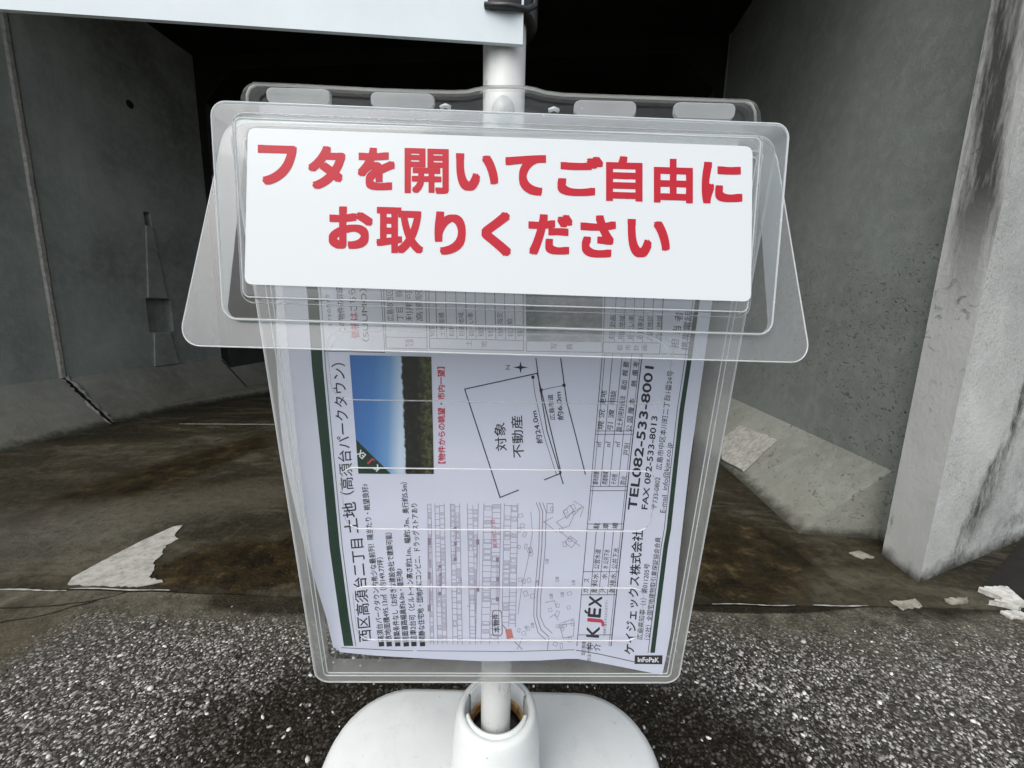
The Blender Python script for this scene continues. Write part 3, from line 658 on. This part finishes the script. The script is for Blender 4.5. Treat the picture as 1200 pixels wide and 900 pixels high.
# three embossed grip outlines on the front
for x0_, y0_, x1_, y1_, rr in ((386, 391, 786, 471, .0105), (402, 550, 766, 621, .0105), (416, 688, 752, 750, .0105)):
    c_ = [SLb(x0_, (y0_+y1_)/2)[0], SLb((x0_+x1_)/2, y1_)[1], SLb(x1_, (y0_+y1_)/2)[0], SLb((x0_+x1_)/2, y0_)[1]]
    pts = rrect(c_[0], c_[1], c_[2], c_[3], rr, 8)
    loop = [L(x, z_, dfr(z_)+.0002) for x, z_ in pts]
    k = len(loop)//4                          # corners: TR, TL, BL, BR
    V, F_ = tube_geo(loop[k//2:k+k//2+1], .0005, 6); mesh('embossed_ridge', V, F_, 'rib' if y0_ > 500 else 'faintrib', fp, True)
    V, F_ = tube_geo(loop[2*k+k//2:3*k+k//2+1], .0005, 6); mesh('embossed_ridge', V, F_, 'rib' if y0_ > 500 else 'faintrib', fp, True)
    V, F_ = tube_geo(loop[k+k//2:2*k+k//2+1], .0004, 6); mesh('embossed_ridge', V, F_, 'faintrib', fp, True)
    V, F_ = tube_geo(loop[3*k+k//2:]+loop[:k//2+1], .0004, 6); mesh('embossed_ridge', V, F_, 'faintrib', fp, True)
V, F_ = tube_geo([L(*SLb(a, b), dfr(SLb(a, b)[1])+.0006) for a, b in ((389, 407), (391, 400), (396, 394), (403, 390), (410, 388))], .0006, 6); mesh('ridge_glint', V, F_, 'rim', fp, True)
V, F_ = tube_geo([L(*SLb(a, b), dfr(SLb(a, b)[1])+.0006) for a, b in ((735, 391.5), (752, 392), (765, 396), (775, 402), (782, 410), (785, 422))], .0006, 6); mesh('ridge_glint', V, F_, 'rim', fp, True)

# ---- lid: hinged at the top and standing off a little at the bottom
LD0, LK = .0740, .115
def ld(z_, off=0): return LD0 + LK*(LZT-z_) + off
LZT = 0.0; LZT = SL(588, 131, LD0)[1]
def SLl(a, b, off=0):
    d = LD0
    for _ in range(8): d = ld(SL(a, b, d)[1], off)
    return SL(a, b, d)
def LL(x, z_, off=0): return L(x, z_, ld(z_, off))
lx0 = SLl(253, 240)[0]; lx1 = SLl(917, 260)[0]; lzt = LZT; lzb = SLl(588, 384)[1]
lid = mesh('lid', [LL(x, z_) for x, z_ in rrect(lx0+.0015, lzb, lx1-.0015, lzt-.0015, .006, 6)], [tuple(range(28))], 'lid', fb)
def dback(z_): t = min((z_-lzb)/(lzt-lzb), 1); return ld(z_)-.003-(ld(lzt)-.003-.044)*t
def lring(ins, r, fn): return [L(x, z_, fn(z_)) for x, z_ in rrect(lx0+ins, lzb+ins, lx1-ins, lzt-ins, max(r, .001), 8)]
V, F_ = loft([lring(.0015, .006, lambda z_: ld(z_)), lring(.0004, .007, lambda z_: ld(z_)-.0006), lring(0, .0075, lambda z_: ld(z_)-.002), lring(0, .0075, lambda z_: dback(z_)-.0003)])
mesh('lid_wall', V, F_, 'side', lid, True)
V, F_ = tube_geo(lring(.0004, .0072, lambda z_: ld(z_)-.0004), .00055, 6, True); mesh('lid_edge_bead', V, F_, 'rim', lid, True)
def fl(z_): return dback(z_)
fz = lzb-.0142
xb0 = SL(218, 405, fl(lzb))[0]; xb1 = SL(944, 415, fl(lzb))[0]; xt0 = SL(264, 140, fl(lzt))[0]; xt1 = SL(911, 150, fl(lzt))[0]
def widen(x, z_):                                        # the flange gets broader towards its lower edge
    t = (z_-fz)/(lzt-fz); o_ = (xt0-xb0)*t if x < 0 else (xt1-xb1)*t; return x+o_*min(1, abs(x)/.1)
inner = [L(x, z_, fl(z_)) for x, z_ in rrect(lx0+.0002, lzb, lx1-.0002, lzt, .0075, 8)]
outer = [L(widen(x, z_), z_, fl(z_)) for x, z_ in rrect(xb0, fz, xb1, lzt+.002, .0115, 8)]
V, F_ = loft([inner, outer]); fo = mesh('lid_flange', V, F_, 'flange', lid)
V, F_ = tube_geo(outer, .0004, 6, True); mesh('lid_flange_bead', V, F_, 'rim', lid, True)
# raised pad that carries the label
PO = .0052
a = SLl(280, 250, PO); b = SLl(885, 260, PO); pt = SLl(588, 150, PO)[1]; pb = SLl(588, 357, PO)[1]
r1 = rrect(a[0]-.0012, pb-.0012, b[0]+.0012, pt+.0012, .004, 5); r2 = rrect(a[0], pb, b[0], pt, .003, 5)
V, F_ = loft([[LL(x, z_, .0003) for x, z_ in r1], [LL(x, z_, PO-.0008) for x, z_ in r2], [LL(x, z_, PO) for x, z_ in rrect(a[0]+.0008, pb+.0008, b[0]-.0008, pt-.0008, .0025, 5)]], cap=True)
mesh('raised_pad', V, F_, 'pad_clear', lid)
V, F_ = tube_geo([LL(x, z_, PO-.0005) for x, z_ in r2], .0004, 5, True); mesh('pad_edge_bead', V, F_, 'rim', lid, True)
V, F_ = tube_geo([LL(x, z_, .0006) for x, z_ in rrect(a[0]-.0035, pb-.003, b[0]+.0035, pt+.004, .006, 6)], .0004, 5, True); mesh('pad_step', V, F_, 'faintrib', lid, True)
LB = PO+.0004
lq = [SLl(286.5, 333, LB), SLl(880, 353.5, LB), SLl(882, 171.5, LB), SLl(290.5, 149.5, LB)]
def quad_round(q, r, k=6):
    out = []
    for i in range(4):
        p = Vector(q[i]); a_ = Vector(q[i-1]); b_ = Vector(q[(i+1) % 4]); u = (a_-p).normalized(); v_ = (b_-p).normalized()
        for j in range(k+1):
            t = j/k; s_ = p+u*r*(1-t)**2 + v_*r*t**2; out.append(tuple(s_))
    return out
lr = quad_round(lq, .0042)
V, F_ = loft([[LL(x, z_, LB-.0003) for x, z_ in lr], [LL(x, z_, LB) for x, z_ in lr]], cap=True)
for o_ in [lid] + list(lid.children):                    # the lid hangs very slightly lower at its right end
    for v_ in o_.data.vertices: v_.co -= ZS*(.0105*(v_.co-O).dot(XS))
label = mesh('label', V, F_, 'label', lid)

# ------------------------------------------------------------------ lettering
_tc = {}
def glyphs(s, res=3):
    if (s, res) in _tc: return _tc[(s, res)]
    cu = bpy.data.curves.new('text', 'FONT'); cu.body = s; cu.size = 1; cu.resolution_u = res; cu.fill_mode = 'FRONT'
    ob = bpy.data.objects.new('text', cu); me = ob.to_mesh()
    v = np.array([(p.co.x, p.co.y) for p in me.vertices]).reshape(-1, 2); f = [tuple(p.vertices) for p in me.polygons]
    ob.to_mesh_clear(); bpy.data.objects.remove(ob); bpy.data.curves.remove(cu)
    _tc[(s, res)] = (v, f); return v, f
class Ink:
    """flat print: collects shapes in page coordinates, then lays them on the page"""
    def __init__(s): s.V = []; s.F = []; s.k = 0
    def add(s, v, f, lay=0):
        b = len(s.V); s.V += [(p[0], p[1], lay) for p in v]; s.F += [tuple(i+b for i in q) for q in f]
    def fit(s, g, x0, y0, x1, y1, r, slope=0.0, strikes=12):
        v, f = glyphs(g, 6); lo = v.min(0); hi = v.max(0); w_, h_ = hi-lo
        p = np.empty_like(v); p[:, 0] = x0+r+(v[:, 0]-lo[0])/w_*(x1-x0-2*r); p[:, 1] = y1-r-(v[:, 1]-lo[1])/h_*(y1-y0-2*r)
        p[:, 1] += slope*(p[:, 0]-(x0+x1)/2)
        for k, (a_, b_) in enumerate([(i, j) for i in (-1, 0, 1) for j in (-1, 0, 1) if i or j] + [(-.5, -1), (.5, 1), (-1, .5), (1, -.5)]):
            s.add(p+np.array([r*a_, r*b_])*.93, f, k*.02)
        s.add(p, f, strikes*.02)
    def txt(s, g, p0, p1, h, bold=0, drop=.09, lay=0):
        v, f = glyphs(g); lo = v[:, 0].min(); hi = v[:, 0].max()
        p0 = np.array(p0, float); p1 = np.array(p1, float); u = p1-p0; Ln = np.linalg.norm(u); u /= Ln; n_ = np.array([u[1], -u[0]])
        p = p0 + np.outer((v[:, 0]-lo)/(hi-lo)*Ln, u) + np.outer((v[:, 1]+drop)*h, n_)
        offs = [(0, 0)] if not bold else [(-bold, 0), (bold, 0), (0, bold), (0, -bold)]
        for k, o_ in enumerate(offs): s.add(p+np.array(o_), f, lay+k*.02)
    def line(s, pts, w_=1.0, closed=False, lay=0):
        pts = [np.array(p, float) for p in pts]
        for i in range(len(pts) if closed else len(pts)-1):
            a_, b_ = pts[i], pts[(i+1) % len(pts)]; d_ = b_-a_; l_ = np.linalg.norm(d_)
            if l_ < 1e-6: continue
            n_ = np.array([-d_[1], d_[0]])/l_*w_/2; e_ = d_/l_*w_/2; m_ = max(1, int(l_/40))
            for j in range(m_):
                A = a_+(b_-a_)*j/m_; B = a_+(b_-a_)*(j+1)/m_
                if j == 0: A = A-e_*.5
                if j == m_-1: B = B+e_*.5
                s.add([A-n_, B-n_, B+n_, A+n_], [(0, 1, 2, 3)], lay+(s.k % 7)*.015); s.k += 1
    def build(s, name, mat, parent, fn, thing=False):
        return mesh(name, [fn(x, y, l_) for x, y, l_ in s.V], s.F, mat, parent)

G1 = [('フ', 302, 170, 348, 217), ('タ', 361, 171, 405, 222), ('を', 419, 173, 463, 223), ('開', 474, 174, 526, 227), ('い', 534, 180, 584, 224), ('て', 592, 181, 640, 229),
      ('ご', 653, 183, 707, 230), ('自', 710, 183, 753, 236), ('由', 766, 186, 812, 238), ('に', 822, 190, 870, 239)]
G2 = [('お', 385, 242, 437, 292), ('取', 441, 243, 496, 297), ('り', 509, 248, 546, 299), ('く', 564, 248, 599, 300), ('だ', 619, 251, 671, 299), ('さ', 680, 252, 722, 302), ('い', 735, 257, 785, 302)]
def labfn(x, y, l_): x2, z2 = SLl(x, y, LB); return LL(x2, z2, LB+.00012+l_*.00008)
for G in (G1, G2):
    ik = Ink()
    for g, x0_, y0_, x1_, y1_ in G:
        thin = g in '開'; ik.fit(g, x0_, y0_, x1_, y1_, 1.65 if thin else (2.05 if g in '自由取' else 2.4), .03, 12)
    ik.build('red_lettering', 'red', label, labfn)

# ------------------------------------------------------------------ flyers in the box
def interp(pts, y):
    if y <= pts[0][1]: i = 0
    else:
        i = len(pts)-2
        for j in range(len(pts)-1):
            if pts[j][1] <= y <= pts[j+1][1]: i = j; break
    (x0, y0), (x1, y1) = pts[i], pts[i+1]; return x0+(x1-x0)*(y-y0)/(y1-y0)
LE = [(316, 150), (332, 345), (339, 430), (350, 540), (366, 640), (380, 700), (398, 765)]
RE = [(868, 150), (835, 352), (824, 432), (808, 545), (785, 750), (776, 791)]
BE = [(0, 764), (.1, 768), (.25, 771.5), (.45, 775), (.62, 774), (.72, 771.5), (.82, 778), (1, 791)]
def bott(u):
    for (a_, b_), (c_, d_) in zip(BE, BE[1:]):
        if a_ <= u <= c_: return b_+(d_-b_)*(u-a_)/(c_-a_)
    return BE[-1][1]
DF = .0300
def dfly(x, y):
    u = (x-590)/250; v_ = (y-450)/330
    return DF + .0052*max(0, v_+.05)**1.4 + .0010*cos(u*2.2) - .0022*max(0, -u-.45)*max(0, v_+.4)*2 + .0007*sin(u*5+v_*2.4) + .0005*max(0, v_-.8)*4*sin(u*4+1.2)
flyfn = lambda x, y, l_: S(x, y, dfly(x, y)+.00012+l_*.00012)
def sheet(name, dx, dd, lab, lift=0, trim=0):
    V = []; F_ = []; nu, nv = 26, 26
    for j in range(nv+1):
        for i in range(nu+1):
            u = i/nu; yb = bott(u)-trim; y = 160+(yb-160)*j/nv; xl = interp(LE, min(y, 765))+dx*(.6+.4*sin(y*.012+dx)); xr = interp(RE, y)-abs(dx)*.1
            x = xl+(xr-xl)*u; V.append(S(x, y+lift, dfly(x, y)-dd))
    for j in range(nv):
        for i in range(nu): a_ = j*(nu+1)+i; F_.append((a_, a_+1, a_+nu+2, a_+nu+1))
    o = mesh(name, V, F_, 'paper', None, True); tag(o, lab, 'flyer', 'flyers stacked in the box'); return o
fly = sheet('flyer', 0, 0, 'front flyer with a blue sky photo, site plan and street map seen through the box')
sheet('flyer', -9, .0016, 'second flyer, its white left edge showing behind the printed front flyer', 0, 5)
sheet('flyer', -17, .0034, 'rearmost flyer, its white edge nearest the left side of the box', 0, 2)

bk, gy, mp, rd, gr, rm, rp, rj = [Ink() for _ in range(8)]
# green borders
def band(ink, a_, b_):
    v = []; f = []
    ys = sorted(set([p[1] for p in a_]+[p[1] for p in b_]+list(range(int(a_[0][1]), int(a_[-1][1]), 30))))
    for y in ys: v += [(interp(a_, y), y), (interp(b_, y), y)]
    ink.add(v, [(2*i, 2*i+1, 2*i+3, 2*i+2) for i in range(len(ys)-1)])
GL = [(354, 300), (360, 345), (365.5, 430), (377, 540), (386, 640), (398, 725), (403, 757)]; GR = [(367, 300), (373, 345), (378.5, 430), (388.5, 540), (398, 640), (409, 725), (414, 757)]
band(gr, GL, GR)
GRX = [(821, 300), (815, 350), (804.5, 426), (796.3, 480), (789.5, 540), (781, 620), (777.5, 640), (770, 700), (762, 765)]
g2 = Ink(); band(g2, GRX, [(x+5.4, y) for x, y in GRX])
lg = Ink(); lg.line([(x+3.0, y) for x, y in GR], .8)
gy.line([(x-2.6, y) for x, y in GRX], .8); gy.line([(400, 759), (470, 762.5), (600, 763.5), (673, 761.5)], .7); gy.line([(675, 762), (700, 766), (745, 776)], .9)
# title and bullets
T = bk.txt
T('西区高須台二丁目', (436, 751), (425.5, 631), 17, .16); T('土地', (421, 624), (417, 588), 18, .2)
T('（高須台パークタウン）', (415, 579), (404, 425), 17, .1)
bul = [('■高須台パークタウン内希少な最前列！陽当たり・眺望良好♪', (451, 757), (431, 567)), ('■敷地面積495.13㎡（約149.77坪）', (460, 757), (449, 653)), ('■建築条件なし（お好きな建設会社で建築可能）', (470, 757), (459, 624)),
       ('■前面道路幅員約6.0m・整形地♪', (480, 757), (471, 666)), ('■駐車2台可（ビルトイン高さ約2.1m、幅約2.7m、奥行約5.5m）', (489, 757), (477, 565)), ('■閑静な住宅地・団地内にコンビニ、ドラッグストアあり', (499, 757), (489, 590))]
for t_, a_, b_ in bul: T(t_, a_, b_, 8.3, .12)
rd.txt('【物件からの眺望・市内一望】', (522, 543), (521, 430), 9, .28)
# site plan
bk.line([(544.5, 456), (629.5, 437.5), (657.5, 554.5), (586, 583)], 1.3, True)
bk.line([(628, 420), (632, 450), (641, 505), (660, 567)], 1.2); bk.line([(657, 420), (664, 470), (674, 508), (686, 556)], 1.2)
gy.line([(624.5, 444), (627, 462), (638, 512), (652, 556)], .7); bk.line([(634, 457), (661, 451.5)], .7)
for x, y in ((634, 457), (661, 451.5), (624.5, 442)): bk.add([(x-1.8, y-1.8), (x+1.8, y-1.8), (x+1.8, y+1.8), (x-1.8, y+1.8)], [(0, 1, 2, 3)])
T('対象', (594.5, 528), (592, 495), 14.5, .12); T('不動産', (614.5, 536), (612, 487), 14.5, .12)
T('約24.0m', (636.5, 519), (629, 481), 8, .15); T('広島市道', (651, 492), (648, 462), 7, .05); T('約6.0m', (661, 492), (657.5, 459), 8, .15); T('N', (598, 433), (598, 428), 6.5)
st_ = []
for k in range(8):
    a_ = k*pi/4; r_ = 9 if k in (0, 4) else (7 if k % 2 == 0 else 2); st_.append((610+r_*cos(a_), 430.5+r_*sin(a_)))
bk.add(st_, [tuple(range(8))])
# callout on the map
T('本物件', (586, 741), (584.5, 719), 8, .12)
gy.line([(577, 718), (579, 715.5), (586, 715.5), (588, 718), (588.5, 742), (586.5, 745), (579, 745), (577.2, 742)], .9, True); gy.line([(588.5, 732), (594, 738)], .8)
sal = Ink(); sal.add([(592, 738), (599, 736.5), (602, 747.5), (594, 749)], [(0, 1, 2, 3)])
rm.txt('高須台二丁目', (583, 642), (580, 609), 5.5, .0)
# residential map
rs = random.Random(3)
def sx_(x, y): return x + (y-590)*(-.02 if x > 560 else .02)
for cx, cw in ((503, 4), (515, 11), (533, 11), (554, 13), (577, 20), (599, 16)):
    ml, mr = cx-cw/2, cx+cw/2; yend = 755 if cx < 590 else 735
    for xx in (ml, mr): mp.line([(sx_(xx, 590), 590), (sx_(xx, yend), yend)], .55)
    if cw > 10: mp.line([(sx_(cx, 590), 592), (sx_(cx, yend), yend)], .5)
    for half in ((ml, cx), (cx, mr)) if cw > 10 else ((ml, mr),):
        y = 591 + rs.random()*3
        while y < yend-4:
            h_ = rs.choice((4, 5, 6, 7)); 
            if rs.random() < .85: mp.line([(sx_(half[0], y), y), (sx_(half[1], y), y)], .5)
            if rs.random() < .45:
                a_, b_ = sx_(half[0], y)+1.2, sx_(half[1], y)-1.2; mp.line([(a_, y+1.3), (b_, y+1.3), (b_, y+h_-1.2), (a_, y+h_-1.2)], .4, True)
            y += h_
        if rs.random() < .6: mp.txt(rs.choice(('田', '回', '口')), (half[0]+4, rs.uniform(600, 720)), (half[0]+4, rs.uniform(600, 720)+0.01-4.5), 4.5)
rl = [(632, 589), (636, 600), (635, 640), (632, 675), (629.5, 700), (629, 722), (634, 738), (643, 746)]
for off in (-3.5, 0, 4): mp.line([(x+off, y-(off if y > 730 else 0)) for x, y in rl], .8 if off else 1.0)
mp.line([(643, 748), (641.5, 761)], .8); mp.line([(603, 752), (612, 761)], .8); mp.line([(606, 761), (612, 748)], .6)
mp.line([(622, 600), (624, 625), (618, 660), (611, 690), (607, 720)], .5)
for pl2 in ([(637, 611), (648, 620), (652, 624)], [(637, 612), (648, 606)], [(672, 587), (684, 594), (680, 606)], [(652, 612), (660, 619), (667, 616), (673, 603), (682, 594)], [(655, 622), (668, 632), (680, 640)],
            [(660, 600), (668, 592), (672, 598), (664, 608)], [(641, 590), (648, 590), (648, 601), (641, 601)], [(658, 730), (673, 725)], [(656, 733), (673, 730), (672, 745), (660, 748)], [(644, 724), (650, 720), (654, 727)],
            [(639, 706), (650, 704), (652, 712)], [(662, 636), (668, 628), (676, 634), (670, 642)]):
    mp.line(pl2, .6, len(pl2) > 3)
for k in range(46):
    y = rs.uniform(590, 755); x = rs.choice((rs.uniform(604, 622), rs.uniform(642, 676)))
    if 640 < y < 690 and x > 635: continue
    w2, h2 = rs.uniform(2.5, 5), rs.uniform(3, 6); a_ = rs.uniform(-.5, .5)
    mp.line([(x+cos(a_)*p-sin(a_)*q2, y+sin(a_)*p+cos(a_)*q2) for p, q2 in ((0, 0), (w2, 0), (w2, h2), (0, h2))], .45, True)
for x, y in ((655, 676), (661, 694), (632, 680), (643, 655), (648, 696), (674, 680), (626, 730)): mp.txt('公園', (x, y+6), (x, y), 4.5)
# long table on the right of the page
TL_ = [(706, 415), (694.5, 545), (676, 757)]; TR_ = [(752.5, 415), (738, 545), (716, 757)]
gy.line(TL_, .8); gy.line([(x+3, y) for x, y in TL_[:2]]+[(691, 610)], .6); bk.line(TR_, 1.1); gy.line([(x-2.4, y) for x, y in TR_], .6)
def tx(f_, y): return interp(TL_, y)*(1-f_)+interp(TR_, y)*f_
for f_ in (.26, .5, .74):
    for ya, yb in ((415, 570), (621, 697)): gy.line([(tx(f_, y), y) for y in (ya, (ya+yb)/2, yb)], .7)
for y in (416, 505, 509, 570, 575, 614, 621, 670, 697, 744, 751): gy.line([(tx(0, y), y), (tx(1, y), y)], .75)
gy.line([(tx(0, 470)-0, 470), (tx(.5, 470), 471)], .6)
cells = [(.22, 505, 480, '現 況'), (.22, 476, 458, '更地'), (.47, 505, 480, '引 渡'), (.47, 476, 458, '相談'), (.72, 507, 446, '国土利用計画法　届出'), (.97, 507, 446, '公 図 謄 本 　 無'),
         (.72, 442, 424, '概 要'), (.97, 442, 424, '備 考'), (.22, 569, 553, '都市計画'), (.47, 569, 553, '用途地域'), (.72, 569, 556, 'その他'), (.97, 569, 558, '防火'), (.97, 535, 520, '戸別'),
         (.22, 525, 518, '㎡'), (.47, 525, 518, '㎡'), (.72, 525, 518, '㎡'),
         (.22, 696, 678, 'ガ　ス'), (.47, 696, 672, '飲料水'), (.47, 668, 644, '公営水道'), (.72, 696, 672, '汚　水'), (.72, 668, 644, '水 公共下水'), (.97, 696, 672, '雑排水'), (.97, 668, 642, '公共下水'),
         (.36, 621, 613, '駐'), (.62, 621, 613, '車'), (.88, 621, 613, '場')]
for f_, ya, yb, t_ in cells: T(t_, (tx(f_, ya)-1, ya-1), (tx(f_, yb)-1, yb), 7.4, .06)
# company block
T('TEL082-533-8001', (745.5, 598), (766, 430), 14.2, .42, 0); T('FAX 082-533-8013', (758.5, 597), (770.5, 488), 9.8, .22, 0)
T('〒733-0802　広島市中区本川町二丁目1番24号', (770, 597), (789.5, 435), 8, .06); T('E-mail  info@kjex.co.jp', (779.5, 601), (787, 519), 8.6, .05, 0)
T('ケイジェックス株式会社', (743.5, 767), (754, 622), 13.5, .28); T('広島県知事（1）第011205号', (753, 750), (762, 661), 7.6, .06)
T('（公社）全国宅地建物取引業保証協会会員', (761.5, 750), (774.5, 630), 7.2, .06); T('仲', (695, 762), (695.5, 753.5), 9, .1); T('介', (703.5, 763), (704, 754.5), 9, .1)
T('取引態様', (686, 768), (687, 752), 5.5, 0); T('売主代理', (692.5, 775), (693, 757), 5, 0)
T('K', (701.5, 747), (702.5, 735), 21, .55, 0); rj.txt('J', (702.5, 733.5), (703.2, 726), 21, .6, 0); T('É', (703.3, 723.5), (704.2, 713.5), 21, .55, 0); T('X', (704.4, 711.5), (705.4, 699.5), 21, .55, 0)
gy.txt('～地域で暮らす人のとなりで～', (710, 746), (713, 703), 4, 0)
bk.add([(744, 768), (776.5, 768), (776, 778.5), (743.5, 778)], [(0, 1, 2, 3)])
wh = Ink(); wh.txt('InFoPaK', (747.5, 775.6), (772, 776), 7.6, .25, 0, lay=1.2)
# part of the page that shows under the lid
gy.line([(446.5, 340), (451, 413), (379.5, 411.5)], .8); T('スマホのカメラ', (390, 383), (386, 345), 5.5, 0); T('この物件の詳細', (405.5, 389), (401.5, 336), 9, .06)
rp.txt('価格は', (421.5, 396), (419, 366), 10.5, .25); T('こちら', (419, 364), (416.5, 338), 10, .1); T('（SUUMO）', (433, 400), (429.5, 338), 9, .08)
gy.line([(449.5, 340), (452.5, 408), (500.5, 409), (499, 340)], .9); gy.line([(452, 395), (500, 396)], .8); T('交番', (485, 406), (484.5, 397), 11)
for xx, t_ in ((462, '広島市西区'), (473, '丁目　番'), (484, '利用可　'), (496, '高須駅　')): T(t_, (xx, 376), (xx-1.5, 340), 9, .05)
gy.line([(502.5, 340), (503.5, 408.5), (613.5, 411), (613, 345)], .9); gy.line([(503.3, 396.5), (613.3, 399)], .8)
for k, xx in enumerate((512, 523.5, 535.5, 547, 558, 569.5, 581, 592.5, 604)): gy.line([(xx-1.5, 341), (xx, 397)], .8 if k % 3 else 1.1)
for k, t_ in enumerate(('地目', '土地面積', '権利', '用途地域', '建ぺい率', '種別', '現況', '地域指定', '能力給', '備考')): xx = 510.5+k*11.4; T(t_, (xx, 394), (xx-1.2, 394-7*len(t_)), 7.5, .06)
T('土', (553, 406), (553, 399), 8); T('地', (571, 407), (571, 400), 8)
gy.line([(617, 400), (617, 411.5), (705.5, 413), (706, 401)], .8); T('写', (653, 409.5), (653, 402), 8); T('真', (671, 410), (671, 402.5), 8)
gy.line([(709, 345), (706.5, 413.5), (773, 415), (777.5, 350)], .9); gy.line([(707.5, 401), (774, 402)], .8)
for k, t_ in enumerate(('都市計画', '用途地域', '建ぺい率', '容積率計', '高度地区', '防火地域')): xx = 718.5+k*11; gy.line([(xx+3.5, 347), (xx+1.5, 401)], .7); T(t_, (xx+1, 398), (xx+3, 370), 7, .05)
for k, t_ in enumerate('都市計画'): T(t_, (730+k*9.5, 411), (730+k*9.5, 404), 7.5)
T('担 当 者', (795, 409), (801, 366), 10.5, .06); T('携帯電話', (807, 411), (812, 366), 10, .06); gy.line([(775, 414.5), (806.5, 415.5)], .8)
for ink, nm, mt in ((gy, 'grey_print', 'grey_ink'), (bk, 'black_print', 'ink'), (mp, 'map_print', 'mapink'), (rd, 'red_caption', 'flyred'), (rm, 'map_caption', 'flyred'), (rp, 'price_caption', 'flyred'), (rj, 'logo_letter', 'flyred'), (g2, 'green_border', 'green'), (gr, 'green_border', 'green'), (lg, 'border_line', 'lightgreen'), (sal, 'plot_marker', 'flysalmon'), (wh, 'white_print', 'white')):
    ink.build(nm, mt, fly, flyfn)
def print_quad(name, q, mat, lay=.3, nn=8):
    V = []; F_ = []; uvs = []
    for j in range(nn+1):
        for i in range(nn+1):
            u, v_ = i/nn, j/nn; x = (q[0][0]*(1-u)+q[1][0]*u)*(1-v_)+(q[3][0]*(1-u)+q[2][0]*u)*v_; y = (q[0][1]*(1-u)+q[1][1]*u)*(1-v_)+(q[3][1]*(1-u)+q[2][1]*u)*v_
            V.append(flyfn(x, y, lay)); uvs.append((u, v_))
    for j in range(nn):
        for i in range(nn): a_ = j*(nn+1)+i; F_.append((a_, a_+1, a_+nn+2, a_+nn+1))
    return mesh(name, V, F_, mat, fly, False, uvs)
print_quad('landscape_photo', [(409.5, 416), (505.5, 418), (508.5, 555.5), (420, 555)], 'photo')
print_quad('street_photo', [(616, 345), (706, 346), (705.5, 401), (617, 400)], 'photo2')
tri = Ink(); tri.add([(417, 515), (458, 555.3), (420, 555)], [(0, 1, 2)], 1.2); tri.build('corner_mark', 'green', fly, flyfn)
w2 = Ink(); w2.txt('EX', (429, 533), (422.5, 527), 10, .3, 0, 2); w2.txt('K', (446, 548), (442, 544), 10, .3, 0, 2); w2.build('corner_mark_letters', 'white', fly, flyfn)
r2_ = Ink(); r2_.txt('J', (438, 541), (435, 538), 10, .3, 0, 2); r2_.build('corner_mark_letter', 'flyred', fly, flyfn)
